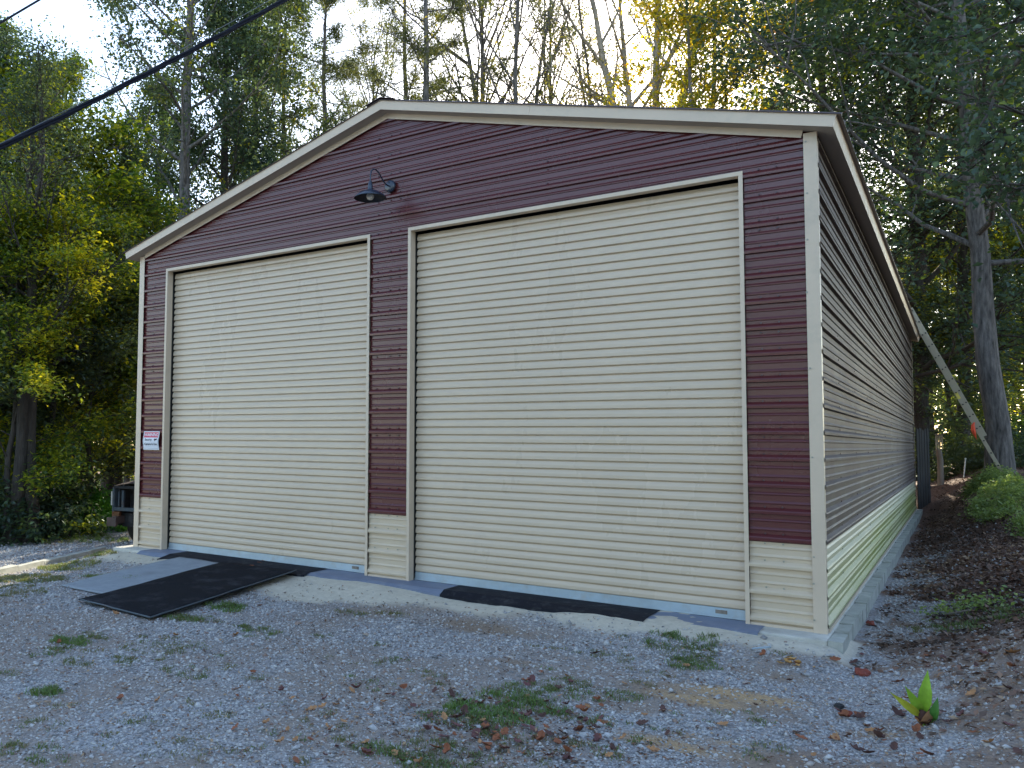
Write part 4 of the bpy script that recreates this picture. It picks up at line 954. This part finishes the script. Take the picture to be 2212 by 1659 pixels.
GC = [gp(150, 1385, .20, .08, 900, .04, .85), gp(120, 1405, .15, .08, 400, .03, .6), gp(200, 1375, .16, .07, 350, .03, .5), gp(490, 1317, .22, .09, 900, .05, .85), gp(395, 1338, .20, .08, 700, .045, .6), gp(440, 1340, .25, .10, 400, .03, .45),
      gp(560, 1362, .22, .08, 600, .035, .6), gp(100, 1496, .09, .06, 500, .045, .8), gp(175, 1432, .14, .05, 250, .03, .4), gp(275, 1430, .12, .05, 260, .03, .5), gp(380, 1390, .35, .12, 500, .025, .4), gp(330, 1405, .3, .1, 400, .025, .45),
      gp(1060, 1550, .26, .10, 1500, .045, .9), gp(1130, 1520, .28, .11, 1300, .045, .8), gp(1000, 1565, .25, .09, 900, .035, .6), gp(1180, 1500, .30, .12, 800, .035, .65), gp(1260, 1560, .14, .07, 350, .03, .5), gp(1350, 1510, .12, .07, 300, .03, .6),
      gp(880, 1645, .30, .09, 1300, .035, .65), gp(1000, 1640, .3, .1, 800, .03, .5), gp(1260, 1490, .25, .10, 500, .03, .5), gp(1500, 1440, .16, .14, 900, .035, .7), gp(1480, 1420, .3, .08, 500, .03, .45), gp(1470, 1385, .2, .05, 500, .035, .8), gp(1420, 1400, .15, .05, 300, .03, .75),
      gp(1520, 1400, .10, .18, 600, .035, .6), gp(1300, 1420, .25, .10, 400, .025, .4), gp(760, 1325, .14, .06, 300, .03, .35), gp(850, 1330, .15, .06, 250, .03, .3), gp(400, 1452, .2, .08, 300, .03, .5),
      gp(60, 1250, .55, .25, 3200, .05, .42), gp(150, 1225, .5, .18, 2600, .05, .5), gp(235, 1245, .45, .10, 1400, .045, .7), gp(215, 1195, .3, .1, 900, .045, .5), gp(20, 1275, .5, .2, 1500, .04, .3),
      gp(180, 1162, 1.0, .35, 2500, .08, .75), gp(100, 1166, .8, .3, 1200, .06, .45), gp(2120, 1340, .3, .35, 1200, .06, .7), gp(2050, 1350, .3, .3, 500, .05, .4), gp(505, 1312, .1, .05, 200, .06, .7), gp(1180, 1610, .4, .1, 500, .03, .4), gp(700, 1580, .3, .1, 250, .025, .35)]
rg = random.Random(4)
for _ in range(70): GC.append(gp(rg.uniform(0, 1700), rg.uniform(1370, 1659), rg.uniform(.04, .2), rg.uniform(.03, .09), rg.randint(40, 140), .025, rg.uniform(.2, .7)))
blades(GC, 'grass', 'short grass tufts growing through the gravel', LM['grass'], 9)

# ------------------------------------------------------------------ gravel stones: one stuff object
def vis(x, y):   # keep what the photograph shows, with a margin
    P = np.stack([x, y, gh(x, y)], 1)-CAM; d = P@FW; u = P@RT/d*FPX+PPX; v = PPY-P@UP/d*FPX
    return (d > 1) & (u > -120) & (u < 2330) & (v < 1760) & (v > 900), d
r = np.random.RandomState(12)
def stones(n, x0, x1, y0, y1, smin, smax, keep, name, m, lab, cat='gravel'):
    x = r.uniform(x0, x1, n); y = r.uniform(y0, y1, n); ok, d = vis(x, y); inside = (x > -.2) & (x < W+.2) & (y > -.28) & (y < L)
    ok &= ~inside & (r.rand(n) < np.clip((5.2/d)**1.8, 0, 1)); sa, li, di = zone(x, y); ok &= r.rand(n) < keep(sa, li, di)
    # keep the mats clear
    x, y, d, sa = x[ok], y[ok], d[ok], sa[ok]
    def inq(px, py, Q):
        c = np.ones(len(px), bool)
        for i in range(len(Q)):
            a, b = Q[i], Q[(i+1) % len(Q)]; c &= ((b[0]-a[0])*(py-a[1])-(b[1]-a[1])*(px-a[0])) > 0
        return c
    Q1 = [G(130, 1268), G(275, 1297), (2.26, -.40), (1.36, -.36)]; Q2 = [G(172, 1303), G(325, 1345), (3.38, -.36), (2.22, -.44)]
    ok = ~(inq(x, y, Q1) | inq(x, y, Q2) | ((y > -.42) & (x > .4) & (x < 8.35))); x, y, d = x[ok], y[ok], d[ok]; n = len(x)
    s = smin+(smax-smin)*r.rand(n)**2.2; s *= np.clip(d/5, 1, 1.8)**.5
    base = np.array([[1, 0, 0], [-1, 0, 0], [0, 1, 0], [0, -1, 0], [0, 0, 1], [0, 0, -1]], float)
    fc = np.array([[0, 2, 4], [2, 1, 4], [1, 3, 4], [3, 0, 4], [2, 0, 5], [1, 2, 5], [3, 1, 5], [0, 3, 5]])
    a = r.uniform(0, 6.28, n); ca, sa_ = np.cos(a), np.sin(a)
    B = base[None]*np.stack([s*r.uniform(.8, 1.3, n), s*r.uniform(.55, 1, n), s*r.uniform(.35, .7, n)], 1)[:, None, :]*r.uniform(.75, 1.25, (n, 6, 1))+r.normal(0, .12, (n, 6, 3))*s[:, None, None]
    # tilt a little
    tl = r.normal(0, .35, (n, 2)); B[:, :, 2] += B[:, :, 0]*tl[:, :1]*.6+B[:, :, 1]*tl[:, 1:]*.6
    Vx = B[:, :, 0]*ca[:, None]-B[:, :, 1]*sa_[:, None]+x[:, None]; Vy = B[:, :, 0]*sa_[:, None]+B[:, :, 1]*ca[:, None]+y[:, None]
    Vz = B[:, :, 2]+(ghn(x, y)+s*.12)[:, None]
    V = np.stack([Vx, Vy, Vz], -1).reshape(-1, 3); F = (np.arange(n)[:, None, None]*6+fc[None]).reshape(-1, 3)
    o = link(name, npmesh(name, V, F, m, False, {'tint': np.repeat(r.rand(n), 6)})); tag(o, lab, cat, kind='stuff'); print(name, n)
def stone_mat():
    m, t, P, N, Lk = nodes('gravel_stones'); a = N.new('ShaderNodeAttribute'); a.attribute_name = 'tint'
    rp = ramp(N, [(0, (.22, .215, .215)), (.25, (.38, .37, .37)), (.55, (.52, .505, .495)), (.8, (.57, .555, .54)), (.88, (.42, .34, .28)), (.94, (.26, .16, .12)), (1, (.60, .58, .54))])
    Lk.new(a.outputs['Fac'], rp.inputs[0]); n_ = noise(N, Lk, 60, 3, .6, N.new('ShaderNodeTexCoord').outputs['Object'])
    rr = ramp(N, [(.3, (.75,)*3), (.7, (1.15,)*3)]); Lk.new(n_.outputs[0], rr.inputs[0])
    Lk.new(mixc(N, Lk, 1.0, rp.outputs[0], rr.outputs[0], 'MULTIPLY'), P.inputs['Base Color']); P.inputs['Roughness'].default_value = .85; P.inputs['Specular IOR Level'].default_value = .3; return m
STM = stone_mat()
stones(520000, -3.5, 11.5, -7, 2.5, .004, .0165, lambda s, l, d: np.clip(1-s*.93, 0, 1)*np.clip(1-l*.45, 0, 1)*np.clip(1-d*.85, 0, 1), 'gravel', STM, 'loose blue-grey crushed stone covering the yard')
stones(4000, -3.5, 11.5, -7, 1.0, .015, .034, lambda s, l, d: np.clip(1-s*.9, 0, 1)*(1-d*.3), 'gravel', STM, 'larger loose stones lying on the gravel')
stones(60000, 8.9, 11.5, 2.5, 12, .007, .022, lambda s, l, d: np.clip(1-l*.8, 0, 1), 'gravel', STM, 'loose stone in the narrow strip along the side wall')
stones(80000, -9, -1.0, -3, 6, .012, .03, lambda s, l, d: np.clip(1-l*.6, 0, 1), 'gravel', STM, 'pale gravel beyond the kerb at left')

# ------------------------------------------------------------------ fallen leaves, litter
def fl_mat(name, c, v=.3):
    return mat(name, c, .8, var=v, scale=18, bump=.2, bscale=60)
FM = [fl_mat('rust_brown_leaf', (.26, .085, .035)), fl_mat('tan_leaf', (.40, .20, .085)), fl_mat('dark_brown_leaf', (.10, .045, .035)), fl_mat('purple_brown_leaf', (.15, .06, .055)), fl_mat('yellow_tan_leaf', (.60, .34, .11))]
def leafshape(seed, L_=.11, curl=.3):
    r = random.Random(seed); n = 9; P = []
    for i in range(n+1):
        t = i/n; wdt = math.sin(math.pi*min(1, t*.95+.03))**.8*.32*(1 if i % 3 else .74)*L_; P.append((t*L_, wdt))
    V = []; 
    for (x, w_) in P:
        zz = curl*L_*((x/L_-.5)**2*2)
        V += [(x-L_/2, -w_*r.uniform(.8, 1.1), zz+w_*curl*1.4*r.uniform(.4, 1.4)), (x-L_/2, 0, zz), (x-L_/2, w_*r.uniform(.8, 1.1), zz+w_*curl*1.4*r.uniform(.4, 1.4))]
    F = []
    for i in range(n): F += [(3*i, 3*i+1, 3*i+4, 3*i+3), (3*i+1, 3*i+2, 3*i+5, 3*i+4)]
    return V, F
FS = []
for k in range(6):
    V, F = leafshape(k, .085+.010*(k % 3), .12+.09*k); row = []
    for m in FM:
        mb = MB(); mb.add(V, F); row.append(mb.mesh('fallen_leaf', m, True))
    FS.append(row)
rl = random.Random(21)
cnames = ['rust brown', 'tan', 'dark brown', 'purplish brown', 'yellow-tan']
ZC = {'in the cluster at the bottom centre': 1130, 'scattered left of the leaf cluster': 800, 'on the gravel right of centre': 1520, 'on the slope around the small plant': 2000, 'on the gravel at left': 370, 'in the small heap before the garage corner': 1722}
def fallen(px, py, ci, zone_lab, gr, sc=1):
    p = G(px, py)
    if -.2 < p[0] < W+.2 and p[1] > -.25: return
    o = link('fallen_leaf', FS[rl.randrange(6)][ci], None, (p[0], p[1], float(ghn(p[0], p[1]))+.014), 0, sc*rl.uniform(.5, 1.1))
    o.rotation_euler = (rl.uniform(-.5, .5), rl.uniform(-.5, .5), rl.uniform(0, 6.28))
    cell = ('front', 'middle', 'rear')[0 if py > 1600 else (1 if py > 1530 else 2)]; side = 'left' if px < ZC.get(zone_lab, 1100) else 'right'
    zone_lab = zone_lab+', '+cell+' '+side+' part'
    tag(o, 'curled %s leaf %s' % (cnames[ci], zone_lab), 'leaf', '%s fallen leaves %s' % (cnames[ci], zone_lab))
for _ in range(95): fallen(rl.gauss(1130, 110), rl.triangular(1450, 1659, 1600), rl.choice([0, 0, 1, 2, 3, 3]), 'in the cluster at the bottom centre', '', .85)
for _ in range(40): fallen(rl.uniform(600, 1000), rl.uniform(1480, 1655), rl.choice([0, 1, 1, 3]), 'scattered left of the leaf cluster', '', .8)
for _ in range(12): fallen(rl.gauss(1722, 22), rl.gauss(1441, 6), 4, 'in the small heap before the garage corner', '', .8)
for _ in range(26): fallen(rl.uniform(1250, 1800), rl.uniform(1420, 1655), rl.choice([0, 1, 2]), 'on the gravel right of centre', '', .8)
for _ in range(50): fallen(rl.uniform(1800, 2210), rl.uniform(1390, 1655), rl.choice([0, 1, 2, 2, 3]), 'on the slope around the small plant', '', .9)
for _ in range(14): fallen(rl.uniform(50, 700), rl.uniform(1330, 1600), rl.choice([0, 1]), 'on the gravel at left', '', .8)
for px, py in ((560, 1222), (570, 1217), (545, 1228), (430, 1226)): 
    p = G(px, py); o = link('fallen_leaf', FS[1][0], None, (p[0], p[1], float(gh(p[0], p[1]))+.035), rl.uniform(0, 6), .7); tag(o, 'small rust brown leaf lying on the grey felt mat', 'leaf', 'leaves on the grey felt mat')
# small scraps of leaf, twig and bark lying all over the gravel
r = np.random.RandomState(45); n = 9000
x = np.concatenate([r.uniform(-1, 10.5, n), r.normal(7.6, .75, 2600)]); y = np.concatenate([r.uniform(-5.8, -.5, n), r.normal(-3.5, .45, 2600)]); ok, d = vis(x, y) if 'vis' in globals() else (x > -99, x)
ok &= (y < -.5) & (gh(x, y) < .6); x, y = x[ok], y[ok]; Pl = np.stack([x, y, ghn(x, y)+.010], 1)
LM['scrap'] = leaf_mat('leaf_scraps', [(0, (.07, .045, .035)), (.4, (.15, .08, .055)), (.75, (.27, .13, .07)), (1, (.45, .30, .17))], .1, (1.2, 1, .8))
o = link('leaf_scraps', leafmesh('leaf_scraps', Pl, min(len(Pl), 7000), .026, LM['scrap'], 72, jit=.004, base=.5, spread=.9, flat=1.6, asp=.5)); tag(o, 'small scraps of brown leaf and bark scattered over the gravel', 'leaf litter', kind='stuff')
# litter
r = np.random.RandomState(44); n = 90000
x = r.uniform(8.98, 12.5, n); y = np.where(r.rand(n) < .75, r.uniform(-2.5, 14, n), r.uniform(14, 26, n)); ok, d = vis(x, y); _, li, _ = zone(x, y)
ok &= (r.rand(n) < li*np.clip((9/d)**1.2, .25, 1)) & (x > W+.16); x, y = x[ok], y[ok]; Pl = np.stack([x, y, ghn(x, y)+.012], 1)
LM['litter'] = leaf_mat('dead_leaf_litter', [(0, (.07, .045, .036)), (.4, (.15, .085, .06)), (.75, (.24, .13, .09)), (.93, (.33, .20, .13)), (1, (.45, .31, .19))], .15, (1.2, 1, .8))
o = link('leaf_litter', leafmesh('leaf_litter', Pl, min(len(Pl), 34000), .052, LM['litter'], 71, jit=.012, base=.4, spread=.9, flat=1.2, asp=.55)); tag(o, 'dense brown leaf litter covering the bank beside the garage', 'leaf litter', kind='stuff')
# twigs and pine straw on the slope
n = 5200; x = r.uniform(9.1, 11.4, n); y = r.uniform(-3.4, 8, n); a = r.uniform(0, 6.28, n); ln = r.uniform(.03, .13, n)
z = ghn(x, y)+.014; dx = np.cos(a)*ln; dy = np.sin(a)*ln; px_, py_ = -np.sin(a)*.0016, np.cos(a)*.0016
z2 = ghn(x+dx, y+dy)+.02
V = np.stack([np.stack([x-px_, y-py_, z], 1), np.stack([x+px_, y+py_, z], 1), np.stack([x+dx+px_, y+dy+py_, z2], 1), np.stack([x+dx-px_, y+dy-py_, z2], 1)], 1).reshape(-1, 3)
o = link('pine_straw', npmesh('pine_straw', V, np.arange(n*4).reshape(-1, 4), LM['litter'], False, {'tint': np.repeat(r.uniform(.3, 1, n), 4)})); tag(o, 'dry pine needles and twigs strewn over the slope at right', 'pine straw', kind='stuff')

# ------------------------------------------------------------------ rocks and brick bits
def rock(px, py, s, m, lab, name='rock', cat='rock', seed=1, flat=.6):
    p = G(px, py); r = random.Random(seed); mb = MB(); n, q = 10, 6; V = []; F = []
    for i in range(1, q):
        for k in range(n):
            th = math.pi*i/q; ph = 2*math.pi*k/n; rr = 1+.22*math.sin(3*ph+seed)*math.sin(2*th)+r.uniform(-.13, .13); V.append((s*rr*math.sin(th)*math.cos(ph)*1.25, s*rr*math.sin(th)*math.sin(ph), s*flat*rr*math.cos(th)))
    V += [(0, 0, s*flat), (0, 0, -s*flat)]
    for i in range(q-2):
        for k in range(n): F.append((i*n+k, (i+1)*n+k, (i+1)*n+(k+1) % n, i*n+(k+1) % n))
    for k in range(n): F += [(len(V)-2, k, (k+1) % n), (len(V)-1, (q-2)*n+(k+1) % n, (q-2)*n+k)]
    mb.add(V, F); o = mb.build(name, m, None, loc=(p[0], p[1], float(gh(p[0], p[1]))+s*flat*.45)); o.rotation_euler = (r.uniform(-.2, .2), r.uniform(-.2, .2), r.uniform(0, 6)); tag(o, lab, cat)
rock(1850, 1432, .032, M['rock'], 'pale oval rock near the corner of the slab', seed=1)
rock(1792, 1420, .028, M['rock'], 'flat pinkish rock between slab corner and brown debris', seed=2, flat=.35)
rock(1863, 1458, .05, M['brickred'], 'larger red brick fragment right of the yellow leaves', 'brick_fragment', 'brick', 3)
rock(1828, 1548, .030, M['brickred'], 'small red brick fragment left of the green plant', 'brick_fragment', 'brick', 4)
rock(1813, 1530, .030, M['truckdark'], 'dark stone just behind the small brick fragment', seed=5)
rock(1262, 1596, .026, M['rock'], 'rounded pale stone in the foreground gravel', seed=6)
rock(1900, 1345, .04, M['rock'], 'grey stone lying against the block edge', seed=7, flat=.4)
rock(1880, 1350, .035, M['brickred'], 'orange-brown brick chip leaning on the block edge', 'brick_fragment', 'brick', 8)
mb = MB(); p0 = G(1625, 1408); p1 = G(1665, 1409); mb.tube([(p0[0], p0[1], float(gh(*p0))+.02), (p1[0], p1[1], float(gh(*p1))+.022)], .008, 6); o = mb.build('plastic_strip', M['zinc']); tag(o, 'short pale blue strip lying in front of the slab corner', 'strip')
mb = MB(); p0 = G(2045, 1338); p1 = G(2095, 1330); mb.tube([(p0[0], p0[1], float(gh(*p0))+.04), (p1[0], p1[1], float(gh(*p1))+.05)], .008, 6); o = mb.build('white_stick', M['post']); tag(o, 'short pale stick lying beside the weed clump', 'stick')

# ------------------------------------------------------------------ small broadleaf plant at the lower right
pb = on_ground(1997, 1568); plant = empty('broadleaf_seedling', (pb[0], pb[1], pb[2])); tag(plant, 'small bright green broad-leaved plant growing on the gravel slope', 'plant')
PM = mat('fresh_leaf', (.24, .42, .03), .5, var=.22, scale=14); PM2 = mat('deep_leaf', (.07, .22, .03), .45, var=.2, scale=14); PMY = mat('yellowing_leaf', (.42, .42, .03), .5, var=.2, scale=14)
for m_ in (PM, PM2, PMY): m_.node_tree.nodes['Principled BSDF'].inputs['Subsurface Weight'].default_value = 0
dpl = float((np.array([pb[0], pb[1], pb[2]])-CAM)@FW)
def bigleaf(b0, tip, wd, m, bow=.02, name='leaf'):
    A = atd(*b0, dpl)-np.array(pb); B = atd(*tip, dpl-.03)-np.array(pb); d = B-A; Ln = np.linalg.norm(d); d /= Ln
    view = unit(-ray(*b0)); s = unit(np.cross(d, view)); nn = np.cross(s, d); mb = MB(); n = 12; V = []
    for i in range(n+1):
        t = i/n; w_ = wd*max(.04, math.sin(math.pi*min(1, t**.8*.97+.02))**1.1)*(1+.05*math.sin(i*2.1)); c = A+d*Ln*t+nn*bow*math.sin(math.pi*t)
        for q in (-1, -.5, 0, .5, 1): V.append(c+s*w_*q+nn*(abs(q)*w_*.35+.002*math.sin(i*1.7+q*3)))
    mb.add(V, [(5*i+j, 5*i+j+1, 5*i+j+6, 5*i+j+5) for i in range(n) for j in range(4)])
    o = mb.build(name, m, plant, True); return o
def bl(*a, **k): return bigleaf(*a, **k)
bl((1994, 1545), (2004, 1448), .034, PM); bl((1992, 1540), (1955, 1482), .026, PM); bl((1990, 1548), (1922, 1495), .022, PMY); bl((2012, 1562), (2026, 1506), .023, PM2)
mb = MB()
for q in ((1990, 1548), (2012, 1560), (1996, 1545)):
    A = atd(*q, dpl)-np.array(pb); mb.tube([(0, 0, -.02), tuple(A*.5), tuple(A)], [.008, .006, .005], 6)
mb.build('stem', PM, plant, True)
for k in range(7):
    mb = MB(); a = k*.9; V, F = leafshape(k+30, .12, .5); mb.add(V, F); o = mb.build('dead_leaf', FM[2 if k % 2 else 1], plant, True); o.location = (math.cos(a)*.035, math.sin(a)*.035, .035); o.rotation_euler = (rl.uniform(-.5, .5), rl.uniform(.6, 1.2), a+3.14)
print('objects', len(bpy.data.objects), 'tris', sum(len(m.polygons)*(1 if len(m.polygons) and len(m.polygons[0].vertices) == 3 else 2) for m in bpy.data.meshes))
